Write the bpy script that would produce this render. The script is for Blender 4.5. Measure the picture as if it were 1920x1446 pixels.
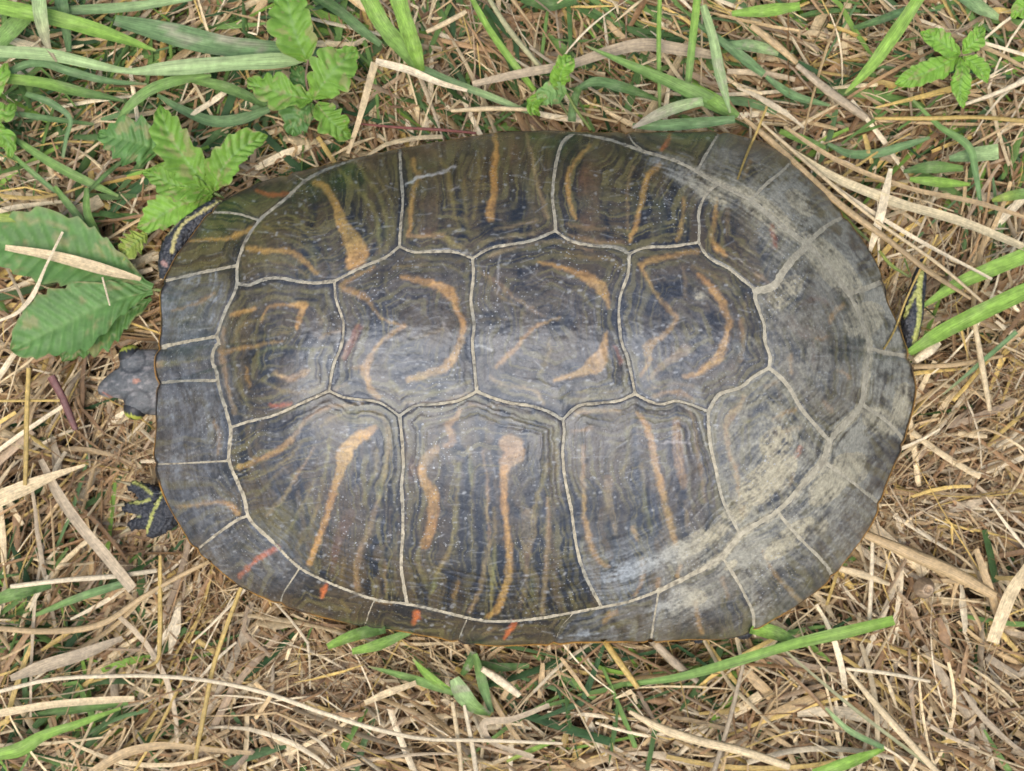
import bpy, math, random
import numpy as np
from mathutils import Vector

random.seed(7)
rng = np.random.default_rng(11)
for o in list(bpy.data.objects):
    bpy.data.objects.remove(o, do_unlink=True)
scene = bpy.context.scene
COL = scene.collection

# ------------------------------------------------------------------ camera
S0 = 0.0002            # metres per photo pixel on the ground
H = 0.50               # camera height
CX, CY = 960.0, 723.0
cam_d = bpy.data.cameras.new("camera")
cam_d.sensor_width = 36.0
cam_d.lens = 36.0 * H / (1920 * S0)
cam_d.clip_start = 0.01
cam_d.clip_end = 50.0
cam_d.dof.use_dof = True
cam_d.dof.focus_distance = 0.428
cam_d.dof.aperture_fstop = 15.0
cam = bpy.data.objects.new("camera", cam_d)
cam.location = (0, 0, H)
COL.objects.link(cam)
scene.camera = cam

# ------------------------------------------------------------------ sky and sun
SUN_EL, SUN_AZ = math.radians(70), math.radians(205)   # azimuth clockwise from +Y
world = bpy.data.worlds.new("World")
scene.world = world
world.use_nodes = True
wn = world.node_tree.nodes
bg = wn["Background"]
sky = wn.new("ShaderNodeTexSky")
sky.sky_type = 'NISHITA'
sky.sun_disc = False
sky.sun_elevation = SUN_EL
sky.sun_rotation = SUN_AZ
sky.air_density = 1.0
sky.dust_density = 3.0
sky.ozone_density = 1.0
world.node_tree.links.new(sky.outputs[0], bg.inputs[0])
bg.inputs[1].default_value = 0.15
sun_d = bpy.data.lights.new("sun", 'SUN')
sun_d.energy = 1.5
sun_d.angle = math.radians(52)
sun_d.color = (1.0, 0.99, 0.97)
sun = bpy.data.objects.new("sun", sun_d)
dirv = Vector((math.sin(SUN_AZ) * math.cos(SUN_EL), math.cos(SUN_AZ) * math.cos(SUN_EL), math.sin(SUN_EL)))
sun.rotation_euler = (-dirv).to_track_quat('-Z', 'Y').to_euler()
COL.objects.link(sun)
scene.view_settings.view_transform = 'Standard'
scene.view_settings.look = 'None'
scene.view_settings.gamma = 1.0
scene.view_settings.exposure = 0.60

# ------------------------------------------------------------------ helpers
def Pw(x, y, z):
    """photo pixel + height -> world arrays"""
    x = np.asarray(x, float); y = np.asarray(y, float); z = np.asarray(z, float)
    k = S0 * (1 - z / H)
    return np.stack(np.broadcast_arrays((x - CX) * k, (CY - y) * k, z), -1)

_lat = {}
def vnoise(x, y, seed=0):
    if seed not in _lat:
        _lat[seed] = np.random.default_rng(1000 + seed).random((256, 256))
    L = _lat[seed]
    xi = np.floor(x).astype(int); yi = np.floor(y).astype(int)
    fx = x - xi; fy = y - yi
    fx = fx * fx * (3 - 2 * fx); fy = fy * fy * (3 - 2 * fy)
    a = L[yi & 255, xi & 255]; b = L[yi & 255, (xi + 1) & 255]
    c = L[(yi + 1) & 255, xi & 255]; d = L[(yi + 1) & 255, (xi + 1) & 255]
    return (a * (1 - fx) + b * fx) * (1 - fy) + (c * (1 - fx) + d * fx) * fy

def fbm(x, y, seed=0, octv=4, gain=0.5):
    s = 0.0; amp = 1.0; tot = 0.0
    for i in range(octv):
        s = s + amp * vnoise(x * 2 ** i + 17.3 * i, y * 2 ** i + 9.1 * i, seed + i)
        tot += amp; amp *= gain
    return s / tot

def sstep(a, b, x):
    t = np.clip((x - a) / (b - a), 0, 1)
    return t * t * (3 - 2 * t)

def mesh_np(name, V, F, mat=None, attrs=None, smooth=True):
    """V (n,3); F (m,4) or (m,3) int arrays"""
    me = bpy.data.meshes.new(name)
    V = np.ascontiguousarray(V, dtype=np.float32)
    F = np.ascontiguousarray(F, dtype=np.int32)
    k = F.shape[1]
    me.vertices.add(len(V)); me.vertices.foreach_set("co", V.ravel())
    me.loops.add(F.size); me.loops.foreach_set("vertex_index", F.ravel())
    me.polygons.add(len(F))
    me.polygons.foreach_set("loop_start", np.arange(0, F.size, k, dtype=np.int32))
    if smooth:
        me.polygons.foreach_set("use_smooth", np.ones(len(F), dtype=bool))
    for an, val in (attrs or {}).items():
        val = np.asarray(val, dtype=np.float32)
        if val.ndim == 2:
            a = me.attributes.new(an, 'FLOAT_COLOR', 'POINT')
            c = np.ones((len(V), 4), np.float32); c[:, :3] = val[:, :3]
            a.data.foreach_set("color", c.ravel())
        else:
            a = me.attributes.new(an, 'FLOAT', 'POINT')
            a.data.foreach_set("value", val)
    me.update(calc_edges=True)
    me.validate()
    if mat: me.materials.append(mat)
    return me

def link(name, me, parent=None, origin=None):
    """link mesh; vertices are in world space, shifted so that the origin sits at origin / parent"""
    o = bpy.data.objects.new(name, me)
    COL.objects.link(o)
    if parent is not None:
        o.parent = parent
    return o

def tag(o, label, cat, group=None):
    o["label"] = label; o["category"] = cat
    if group: o["group"] = group
    return o

def catmull(pts, n):
    """resample rows of pts (k,d) with n samples, chord-length parametrised"""
    pts = np.asarray(pts, float)
    if len(pts) == 2:
        t = np.linspace(0, 1, n)[:, None]
        return pts[0] * (1 - t) + pts[1] * t
    d = np.concatenate([[0], np.cumsum(np.linalg.norm(np.diff(pts[:, :2], axis=0), axis=1) + 1e-6)])
    m = np.zeros_like(pts)
    h = np.diff(d)
    sl = np.diff(pts, axis=0) / h[:, None]
    m[1:-1] = (sl[:-1] * h[1:, None] + sl[1:] * h[:-1, None]) / (h[:-1] + h[1:])[:, None]
    m[0] = sl[0]; m[-1] = sl[-1]
    u = np.linspace(0, d[-1], n)
    i = np.clip(np.searchsorted(d, u, side='right') - 1, 0, len(h) - 1)
    t = ((u - d[i]) / h[i])[:, None]; hh = h[i][:, None]
    return ((2*t**3-3*t**2+1) * pts[i] + (t**3-2*t**2+t) * hh * m[i]
            + (-2*t**3+3*t**2) * pts[i+1] + (t**3-t**2) * hh * m[i+1])

# ------------------------------------------------------------------ materials
def new_mat(name):
    m = bpy.data.materials.new(name); m.use_nodes = True
    nt = m.node_tree
    return m, nt, nt.nodes, nt.links, nt.nodes["Principled BSDF"]

def attr(nodes, name):
    a = nodes.new("ShaderNodeAttribute"); a.attribute_name = name
    return a

def noise(nodes, links, coord, scale, detail=4, rough=0.6):
    n = nodes.new("ShaderNodeTexNoise")
    n.inputs["Scale"].default_value = scale
    n.inputs["Detail"].default_value = detail
    n.inputs["Roughness"].default_value = rough
    links.new(coord, n.inputs["Vector"])
    return n

def ramp(nodes, links, fac, p0, p1, c0=(0,0,0,1), c1=(1,1,1,1)):
    r = nodes.new("ShaderNodeValToRGB")
    r.color_ramp.elements[0].position = p0; r.color_ramp.elements[0].color = c0
    r.color_ramp.elements[1].position = p1; r.color_ramp.elements[1].color = c1
    links.new(fac, r.inputs[0])
    return r

def math_n(nodes, links, op, a, b):
    n = nodes.new("ShaderNodeMath"); n.operation = op
    for i, v in enumerate((a, b)):
        if isinstance(v, (int, float)): n.inputs[i].default_value = v
        else: links.new(v, n.inputs[i])
    return n.outputs[0]

def mixc(nodes, links, fac, a, b, blend='MIX'):
    n = nodes.new("ShaderNodeMix"); n.data_type = 'RGBA'; n.blend_type = blend
    if isinstance(fac, (int, float)): n.inputs[0].default_value = fac
    else: links.new(fac, n.inputs[0])
    for i, v in ((6, a), (7, b)):
        if isinstance(v, tuple): n.inputs[i].default_value = v
        else: links.new(v, n.inputs[i])
    return n.outputs[2]

def make_scute_mat():
    m, nt, N, L, B = new_mat("scute_keratin")
    tc = N.new("ShaderNodeTexCoord"); co = tc.outputs["Object"]
    pig = attr(N, "pigment"); dust = attr(N, "dust")
    # tiny pale flecks of dried mud and scratches
    vor = N.new("ShaderNodeTexVoronoi"); vor.inputs["Scale"].default_value = 620
    L.new(co, vor.inputs["Vector"])
    wob = noise(N, L, co, 2500, 2)
    dist = math_n(N, L, 'ADD', vor.outputs["Distance"], math_n(N, L, 'MULTIPLY', wob.outputs[0], 0.30))
    sep = N.new("ShaderNodeSeparateColor"); L.new(vor.outputs["Color"], sep.inputs[0])
    rad = math_n(N, L, 'MULTIPLY', math_n(N, L, 'POWER', sep.outputs[0], 5.0), 0.34)
    rad = math_n(N, L, 'ADD', rad, 0.08)
    patch = noise(N, L, co, 45, 3)
    pm = ramp(N, L, patch.outputs[0], 0.44, 0.66)
    f1 = math_n(N, L, 'LESS_THAN', dist, rad)
    vor2 = N.new("ShaderNodeTexVoronoi"); vor2.inputs["Scale"].default_value = 1500
    L.new(co, vor2.inputs["Vector"])
    sep2 = N.new("ShaderNodeSeparateColor"); L.new(vor2.outputs["Color"], sep2.inputs[0])
    rad2 = math_n(N, L, 'MULTIPLY', math_n(N, L, 'POWER', sep2.outputs[1], 6.0), 0.45)
    f2 = math_n(N, L, 'LESS_THAN', vor2.outputs["Distance"], rad2)
    f = math_n(N, L, 'MAXIMUM', f1, f2)
    f = math_n(N, L, 'MULTIPLY', f, math_n(N, L, 'ADD', math_n(N, L, 'MULTIPLY', pm.outputs[0], 0.6), 0.06))
    grain = noise(N, L, co, 900, 3)
    gr = ramp(N, L, grain.outputs[0], 0.25, 0.75, (0.68, 0.68, 0.68, 1), (1.3, 1.3, 1.3, 1))
    c0 = mixc(N, L, 1.0, pig.outputs["Color"], gr.outputs[0], 'MULTIPLY')
    c1 = mixc(N, L, f, c0, (0.40, 0.40, 0.38, 1))
    L.new(c1, B.inputs["Base Color"])
    rn = noise(N, L, co, 160, 4)
    rr = ramp(N, L, rn.outputs[0], 0.3, 0.7, (0.24, 0.24, 0.24, 1), (0.40, 0.40, 0.40, 1))
    ro = mixc(N, L, dust.outputs["Fac"], rr.outputs[0], (0.95, 0.95, 0.95, 1))
    L.new(ro, B.inputs["Roughness"])
    sp = math_n(N, L, 'SUBTRACT', 0.56, math_n(N, L, 'MULTIPLY', dust.outputs["Fac"], 0.5))
    L.new(sp, B.inputs["Specular IOR Level"])
    B.inputs["Specular Tint"].default_value = (0.80, 0.88, 1.0, 1)
    bn = noise(N, L, co, 1300, 4)
    bb = N.new("ShaderNodeBump"); bb.inputs["Strength"].default_value = 0.28; bb.inputs["Distance"].default_value = 0.0003
    hh = math_n(N, L, 'ADD', bn.outputs[0], math_n(N, L, 'MULTIPLY', f, 0.5))
    L.new(hh, bb.inputs["Height"]); L.new(bb.outputs[0], B.inputs["Normal"])
    return m

def make_seam_mat():
    m, nt, N, L, B = new_mat("seam_dry_mud")
    tc = N.new("ShaderNodeTexCoord"); co = tc.outputs["Object"]
    n1 = noise(N, L, co, 500, 5)
    r = ramp(N, L, n1.outputs[0], 0.3, 0.7, (0.72, 0.72, 0.72, 1), (1.2, 1.2, 1.2, 1))
    tt = attr(N, "tint")
    L.new(mixc(N, L, 1.0, tt.outputs["Color"], r.outputs[0], 'MULTIPLY'), B.inputs["Base Color"])
    B.inputs["Roughness"].default_value = 0.9
    B.inputs["Specular IOR Level"].default_value = 0.2
    n2 = noise(N, L, co, 1500, 4)
    bb = N.new("ShaderNodeBump"); bb.inputs["Strength"].default_value = 0.6; bb.inputs["Distance"].default_value = 0.0004
    L.new(n2.outputs[0], bb.inputs["Height"]); L.new(bb.outputs[0], B.inputs["Normal"])
    return m

def make_tint_mat(name, rough, spec, gscale, gstrength, transl=0.0, bump=0.0003, bscale=1500, streak=True):
    """colour from the 'tint' attribute with streaks along the blade ('across' attribute)"""
    m, nt, N, L, B = new_mat(name)
    tc = N.new("ShaderNodeTexCoord"); co = tc.outputs["Object"]
    t = attr(N, "tint")
    g = noise(N, L, co, gscale, 4)
    lo, hi = 1 - gstrength, 1 + gstrength
    gr = ramp(N, L, g.outputs[0], 0.25, 0.75, (lo, lo, lo, 1), (hi, hi, hi, 1))
    c = mixc(N, L, 1.0, t.outputs["Color"], gr.outputs[0], 'MULTIPLY')
    h = g.outputs[0]
    if streak:
        a = attr(N, "across"); b = attr(N, "along")
        cv = N.new("ShaderNodeCombineXYZ")
        L.new(math_n(N, L, 'MULTIPLY', a.outputs["Fac"], 5.0), cv.inputs[0])
        L.new(math_n(N, L, 'MULTIPLY', b.outputs["Fac"], 1.5), cv.inputs[1])
        sn = noise(N, L, cv.outputs[0], 1.6, 3)
        sr = ramp(N, L, sn.outputs[0], 0.3, 0.7, (0.60, 0.60, 0.60, 1), (1.32, 1.32, 1.32, 1))
        c = mixc(N, L, 1.0, c, sr.outputs[0], 'MULTIPLY')
        h = math_n(N, L, 'ADD', sn.outputs[0], math_n(N, L, 'MULTIPLY', g.outputs[0], 0.4))
    L.new(c, B.inputs["Base Color"])
    B.inputs["Roughness"].default_value = rough
    B.inputs["Specular IOR Level"].default_value = spec
    bb = N.new("ShaderNodeBump"); bb.inputs["Strength"].default_value = 0.5; bb.inputs["Distance"].default_value = bump
    L.new(h, bb.inputs["Height"]); L.new(bb.outputs[0], B.inputs["Normal"])
    if transl > 0:
        tr = N.new("ShaderNodeBsdfTranslucent")
        L.new(c, tr.inputs[0])
        ms = N.new("ShaderNodeMixShader"); ms.inputs[0].default_value = transl
        out = N["Material Output"]
        L.new(B.outputs[0], ms.inputs[1]); L.new(tr.outputs[0], ms.inputs[2]); L.new(ms.outputs[0], out.inputs[0])
    return m

def make_soil_mat():
    m, nt, N, L, B = new_mat("dark_thatch_soil")
    tc = N.new("ShaderNodeTexCoord"); co = tc.outputs["Object"]
    n1 = noise(N, L, co, 220, 6)
    r = ramp(N, L, n1.outputs[0], 0.3, 0.75, (0.012, 0.009, 0.006, 1), (0.07, 0.045, 0.026, 1))
    L.new(r.outputs[0], B.inputs["Base Color"]); B.inputs["Roughness"].default_value = 0.95
    bb = N.new("ShaderNodeBump"); bb.inputs["Strength"].default_value = 0.8; bb.inputs["Distance"].default_value = 0.002
    L.new(n1.outputs[0], bb.inputs["Height"]); L.new(bb.outputs[0], B.inputs["Normal"])
    return m

M_SCUTE = make_scute_mat()
M_SEAM = make_seam_mat()
M_STRAW = make_tint_mat("dry_straw", 0.5, 0.5, 700, 0.32, 0.10)
M_GRASS = make_tint_mat("green_grass", 0.58, 0.3, 420, 0.22, 0.22)
M_LEAF = make_tint_mat("weed_leaf", 0.5, 0.35, 380, 0.22, 0.2, 0.0004, 900, streak=False)
M_SKIN = make_tint_mat("turtle_skin", 0.5, 0.5, 900, 0.35, 0.0, 0.0006, 900, streak=False)
def add_scales(m, scale, dist):
    nt = m.node_tree; N = nt.nodes; L = nt.links
    tc = N.new("ShaderNodeTexCoord"); v = N.new("ShaderNodeTexVoronoi"); v.inputs["Scale"].default_value = scale
    L.new(tc.outputs["Object"], v.inputs["Vector"])
    old = [n for n in N if n.type == 'BUMP'][0]
    bb = N.new("ShaderNodeBump"); bb.invert = True; bb.inputs["Strength"].default_value = .8; bb.inputs["Distance"].default_value = dist
    sa = attr(N, "scaly"); L.new(sa.outputs["Fac"], bb.inputs["Strength"])
    L.new(v.outputs["Distance"], bb.inputs["Height"]); L.new(old.outputs[0], bb.inputs["Normal"])
    L.new(bb.outputs[0], N["Principled BSDF"].inputs["Normal"])
add_scales(M_SKIN, 650, 0.0009)
M_RIM = make_tint_mat("shell_underside", 0.45, 0.5, 500, 0.3, 0.0, 0.0002, 900, streak=False)
M_SOIL = make_soil_mat()

# ------------------------------------------------------------------ ground
gu = np.linspace(-1, 1, 181); gu = gu * 0.5 + gu ** 5 * 7.5      # fine under the turtle, reaching out several metres
gx, gy = np.meshgrid(gu, gu)
gz = (fbm(gx * 60, gy * 60, 3) - 0.5) * 0.008 - 0.002
idx = np.arange(181 * 181).reshape(181, 181)
gf = np.stack([idx[:-1, :-1], idx[:-1, 1:], idx[1:, 1:], idx[1:, :-1]], -1).reshape(-1, 4)
ground = link("ground", mesh_np("ground", np.stack([gx, gy, gz], -1).reshape(-1, 3), gf, M_SOIL))
ground["kind"] = "structure"

# ------------------------------------------------------------------ turtle: outline and seams traced in photo pixels
OUT = [(307,527),(301,560),(303,600),(300,640),(291,685),(296,718),(294,745),(293,800),(290,860),(299,900),(306,922),
 (319,952),(340,989),(361,1022),(400,1059),(450,1098),(512,1126),(582,1150),(662,1169),(720,1178),(800,1192),(860,1203),(915,1210),
 (1000,1208),(1100,1203),(1200,1202),(1300,1199),(1387,1192),(1412,1181),(1440,1167),(1499,1131),(1554,1087),(1590,1045),
 (1635,979),(1658,916),(1694,826),(1715,714),(1703,672),(1691,625),(1663,561),(1652,515),(1626,463),(1579,402),(1543,354),
 (1494,303),(1440,271),(1360,250),(1270,247),(1180,249),(1100,248),(1010,246),(926,250),(838,264),(749,279),(680,294),
 (602,311),(541,328),(478,347),(438,366),(395,397),(354,450),(326,488)]
RING = [(749,279),(658,301),(572,339),(533,375),(486,414),(453,469),(445,497),(443,537),(420,589),(406,631),(410,640),(401,655),
 (398,675),(406,697),(409,719),(425,774),(432,802),(430,865),(446,905),(457,931),(465,967),(512,1017),(562,1065),(615,1092),(655,1108),
 (705,1125),(763,1133),(794,1139),(849,1152),(904,1164),(950,1165),(1000,1161),(1055,1152),(1127,1139),(1180,1128),(1235,1108),
 (1290,1081),(1353,1043),(1388,1003),(1458,959),(1507,906),(1543,865),(1556,828),(1615,758),(1624,697),(1629,653),(1612,592),
 (1593,552),(1512,458),(1470,427),(1407,375),(1340,342),(1277,306),(1207,284),(1138,261),(1080,250)]
SEAMS = [  # (full width px, points)
 (8.5, RING[:10]), (9.5, RING[9:22]), (7.5, RING[21:36]), (13, RING[35:41]), (16, RING[40:45]), (11, RING[44:48]), (15, RING[47:51]), (9, RING[50:]),
 (8.5, [(445,532),(464,535),(492,525),(520,521),(553,527),(591,531),(627,527)]),
 (7.5, [(627,527),(683,499),(722,483),(749,462)]),
 (7.5, [(749,462),(771,472),(807,472),(849,472),(886,484)]),
 (7.5, [(886,484),(918,466),(960,458),(995,452),(1041,433)]),
 (7.5, [(1041,433),(1066,450),(1111,461),(1155,465),(1180,476)]),
 (7.5, [(1180,476),(1207,465),(1249,463),(1310,455)]),
 (8, [(1310,455),(1326,480),(1368,505),(1409,538),(1418,545)]),
 (20, [(1418,545),(1449,538),(1466,513),(1488,485),(1512,462)]),
 (9, [(1418,545),(1416,556),(1424,584),(1433,611),(1434,639),(1444,672),(1442,690)]),
 (9.5, [(1442,690),(1411,708),(1391,725),(1347,741),(1328,772)]),
 (11, [(1442,690),(1455,700),(1480,727),(1499,761),(1530,799),(1556,828)]),
 (7.5, [(1328,772),(1293,758),(1265,752),(1243,758),(1216,752),(1191,738)]),
 (8, [(1191,738),(1166,750),(1124,756),(1083,762),(1055,787)]),
 (8.5, [(1055,787),(1028,772),(993,761),(954,755),(918,744),(894,734)]),
 (7, [(894,734),(863,750),(816,758),(777,762),(749,780)]),
 (7, [(749,780),(711,755),(683,750),(641,744),(617,733)]),
 (7.5, [(617,733),(561,758),(511,780),(464,791),(432,802)]),
 (7, [(627,527),(630,561),(644,608),(641,644),(625,686),(617,733)]),
 (8.5, [(886,484),(888,510),(883,566),(889,610),(886,639),(889,680),(894,734)]),
 (8, [(1180,476),(1178,510),(1163,557),(1162,618),(1164,635),(1177,672),(1185,708),(1191,738)]),
 (8, [(749,462),(751,427),(755,375),(751,317),(750,276)]),
 (9, [(1041,433),(1041,414),(1036,375),(1039,331),(1046,292),(1055,267),(1080,248)]),
 (7.5, [(1310,455),(1311,427),(1310,400),(1318,375),(1332,356),(1346,346)]),
 (9, [(749,780),(755,840),(756,876),(753,909),(755,951),(755,1006),(752,1061),(758,1103),(763,1133)]),
 (8.5, [(1055,787),(1057,797),(1055,852),(1059,895),(1072,959),(1077,1000),(1086,1047),(1102,1089),(1128,1138)]),
 (9, [(1328,772),(1328,783),(1333,838),(1342,880),(1355,937),(1372,973),(1388,1003)]),
 # marginal joints
 (9, [(406,631),(354,640),(295,652)]), (8, [(407,714),(354,714),(290,719)]), (5.5, [(429,864),(381,867),(284,871)]),
 (7.5, [(465,967),(449,973),(416,995),(370,1030)]), (4.5, [(562,1065),(543,1094),(532,1111),(524,1134)]),
 (4, [(702,1125),(691,1151),(684,1178)]), (3.5, [(875,1163),(866,1183),(858,1208)]), (3.0, [(1075,1150),(1055,1172),(1038,1210)]),
 (6.5, [(1235,1108),(1227,1158),(1220,1208)]), (8.5, [(1353,1043),(1379,1083),(1398,1119),(1412,1150),(1413,1188)]),
 (9.5, [(1458,959),(1466,970),(1507,1017),(1543,1053),(1566,1088)]), (9.5, [(1543,865),(1590,898),(1632,931),(1655,950)]),
 (10, [(1615,758),(1660,788),(1687,816),(1702,838)]), (11, [(1629,653),(1660,661),(1706,668)]),
 (13, [(1593,550),(1632,538),(1668,522)]), (12, [(1514,455),(1549,425),(1588,402)]), (9, [(1407,375),(1438,344),(1471,317),(1492,293)]),
 (8, [(1308,319),(1326,286),(1350,246)]), (5, [(1207,284),(1185,264),(1174,243)]),
 (8.5, [(445,498),(370,513),(300,529)]), (7, [(484,413),(450,402),(395,398)]), (5, [(571,339),(547,325),(536,320)])]
# seeds: one point inside each scute
SEEDS = [(520,640),(750,620),(1030,600),(1300,600),(1530,650),
 (600,430),(900,370),(1180,370),(1390,440),(600,900),(900,950),(1200,900),(1420,850),
 (350,580),(350,680),(360,790),(370,930),(460,1030),(610,1120),(780,1165),(960,1185),(1130,1165),(1300,1140),(1430,1080),(1540,980),
 (1600,860),(1665,740),(1650,610),(1580,480),(1500,380),(1400,310),(1270,270),(1130,253),(390,460),(510,360),(680,291)]

outp = catmull(np.array(OUT + [OUT[0]], float), 900)[:-1]

_t = np.roll(outp, -1, 0) - np.roll(outp, 1, 0); _t /= np.linalg.norm(_t, axis=1)[:, None]
_n = np.stack([_t[:, 1], -_t[:, 0]], -1)
if ((outp - outp.mean(0)) * _n).sum() < 0: _n = -_n
_dent = (vnoise(np.arange(len(outp)) / 7.0, np.zeros(len(outp)) + .5, 31) - .5) * 1.6 + (vnoise(np.arange(len(outp)) / 2.2, np.zeros(len(outp)) + .5, 32) - .5) * .9
for w, pts in SEAMS[-22:]:
    e = np.array(pts[-1], float); k0 = np.argmin(((outp - e) ** 2).sum(1))
    dd = np.hypot(*(outp - outp[k0]).T)
    _dent = _dent - 3.0 * np.exp(-(dd / 5.0) ** 2) + 1.3 * np.exp(-((dd - 16) / 9.0) ** 2)
outp = outp + _n * _dent[:, None]

def inside(x, y, poly):
    r = np.zeros(np.shape(x), bool)
    x1, y1 = poly[:, 0], poly[:, 1]
    x2, y2 = np.roll(x1, -1), np.roll(y1, -1)
    for a, b, c, d in zip(x1, y1, x2, y2):
        if b == d: continue
        m = (b > y) != (d > y)
        if not m.any(): continue
        xc = (c - a) * (y - b) / (d - b) + a
        r ^= m & (x < xc)
    return r

# dome height ------------------------------------------------------
RA, RB, RY = 585.0, 1440.0, 632.0
ZR, HS = 0.034, 0.058
def ray_table(cx):
    th = np.linspace(-math.pi, math.pi, 721)
    ang = np.arctan2(outp[:, 1] - RY, outp[:, 0] - cx); rad = np.hypot(outp[:, 0] - cx, outp[:, 1] - RY)
    o = np.argsort(ang); a = ang[o]; r = rad[o]
    return th, np.interp(th, np.concatenate([a - 2*math.pi, a, a + 2*math.pi]), np.tile(r, 3))
TA, TB = ray_table(RA), ray_table(RB)
up = outp[outp[:, 1] < RY]; lo_ = outp[outp[:, 1] > RY]
up = up[np.argsort(up[:, 0])]; lo_ = lo_[np.argsort(lo_[:, 0])]
def dome(x, y):
    qx = np.clip(x, RA, RB)
    dx, dy = x - qx, y - RY
    r = np.hypot(dx, dy) + 1e-6
    th = np.arctan2(dy, dx)
    Rl = np.interp(th, *TA); Rr = np.interp(th, *TB)
    Rm = np.where(dy < 0, RY - np.interp(x, up[:, 0], up[:, 1]), np.interp(x, lo_[:, 0], lo_[:, 1]) - RY)
    R = np.where(x < RA, Rl, np.where(x > RB, Rr, Rm))
    t = np.clip(r / R, 0, 1)
    sn = dy / r; cs = np.abs(dx) / r
    e_v = np.where(sn < 0, 0.60, 0.66)
    e_h = np.where(dx < 0, 1.15, 1.25)
    e = e_v * sn ** 2 + e_h * cs ** 2
    p = 2.3 * sn ** 2 + 2.0 * cs ** 2
    z = (1 - t ** p + 1e-9) ** e
    # tail end sits lower along the ridge
    ridge = 1.0 - 0.10 * ((x - 980) / 700) ** 2
    keel = 0.012 * np.exp(-((y - 622) / 40.0) ** 2) * sstep(420, 640, x) * (1 - sstep(1500, 1620, x))
    return ZR + HS * (z * ridge + keel * z)

# pixel grid -------------------------------------------------------
ST = 2.0
xs = np.arange(282, 1726, ST); ys = np.arange(236, 1222, ST)
GX, GY = np.meshgrid(xs, ys)
INS = inside(GX, GY, outp)

# distance to seams (normalised by half width, wobbled) and raw
DV = np.full(GX.shape, 400.0); DN = np.full(GX.shape, 99.0); DR = np.full(GX.shape, 999.0); DRING = np.full(GX.shape, 999.0)
def seg_min(arr, pts, scale, reach):
    for (ax, ay), (bx, by) in zip(pts[:-1], pts[1:]):
        x0, x1 = min(ax, bx) - reach, max(ax, bx) + reach
        y0, y1 = min(ay, by) - reach, max(ay, by) + reach
        i0, i1 = np.searchsorted(ys, [y0, y1]); j0, j1 = np.searchsorted(xs, [x0, x1])
        if i0 >= i1 or j0 >= j1: continue
        sx, sy = GX[i0:i1, j0:j1], GY[i0:i1, j0:j1]
        vx, vy = bx - ax, by - ay
        t = np.clip(((sx - ax) * vx + (sy - ay) * vy) / (vx * vx + vy * vy + 1e-9), 0, 1)
        d = np.hypot(sx - ax - t * vx, sy - ay - t * vy) / scale
        np.minimum(arr[i0:i1, j0:j1], d, out=arr[i0:i1, j0:j1])
for w, pts in SEAMS:
    cp = catmull(np.array(pts, float), max(8, len(pts) * 5))
    seg_min(DN, cp, w * 0.80 / 2, 60)
    seg_min(DR, cp, 1.0, 160)
for w, pts in SEAMS[8:-22]:
    seg_min(DV, catmull(np.array(pts, float), max(8, len(pts) * 4)), 1.0, 170)
seg_min(DRING, catmull(np.array(RING, float), 300), 1.0, 260)
wob = fbm(GX / 14, GY / 14, 40, 3)
wob2 = fbm(GX / 4.5, GY / 4.5, 45, 2)
DN = DN * (0.62 + 0.75 * wob + 0.45 * wob2)

# scute labels by flood fill on a 4 px grid
lab = np.zeros(GX[::2, ::2].shape, int)
bar = (DR[::2, ::2] < 3.4) | ~INS[::2, ::2]
for k, (sx, sy) in enumerate(SEEDS):
    lab[int(round((sy - ys[0]) / 4)), int(round((sx - xs[0]) / 4))] = k + 1
def spread(l, free):
    n = l.copy()
    for ax, sh in ((0, 1), (0, -1), (1, 1), (1, -1)):
        s = np.roll(l, sh, ax)
        n = np.where((n == 0) & free, s, n)
    return n
for it in range(900):
    n = spread(lab, ~bar)
    if (n == lab).all(): break
    lab = n
full = np.ones_like(bar)
for it in range(14):
    lab = spread(lab, full)
LAB = np.repeat(np.repeat(lab, 2, 0), 2, 1)[:GX.shape[0], :GX.shape[1]]

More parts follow.
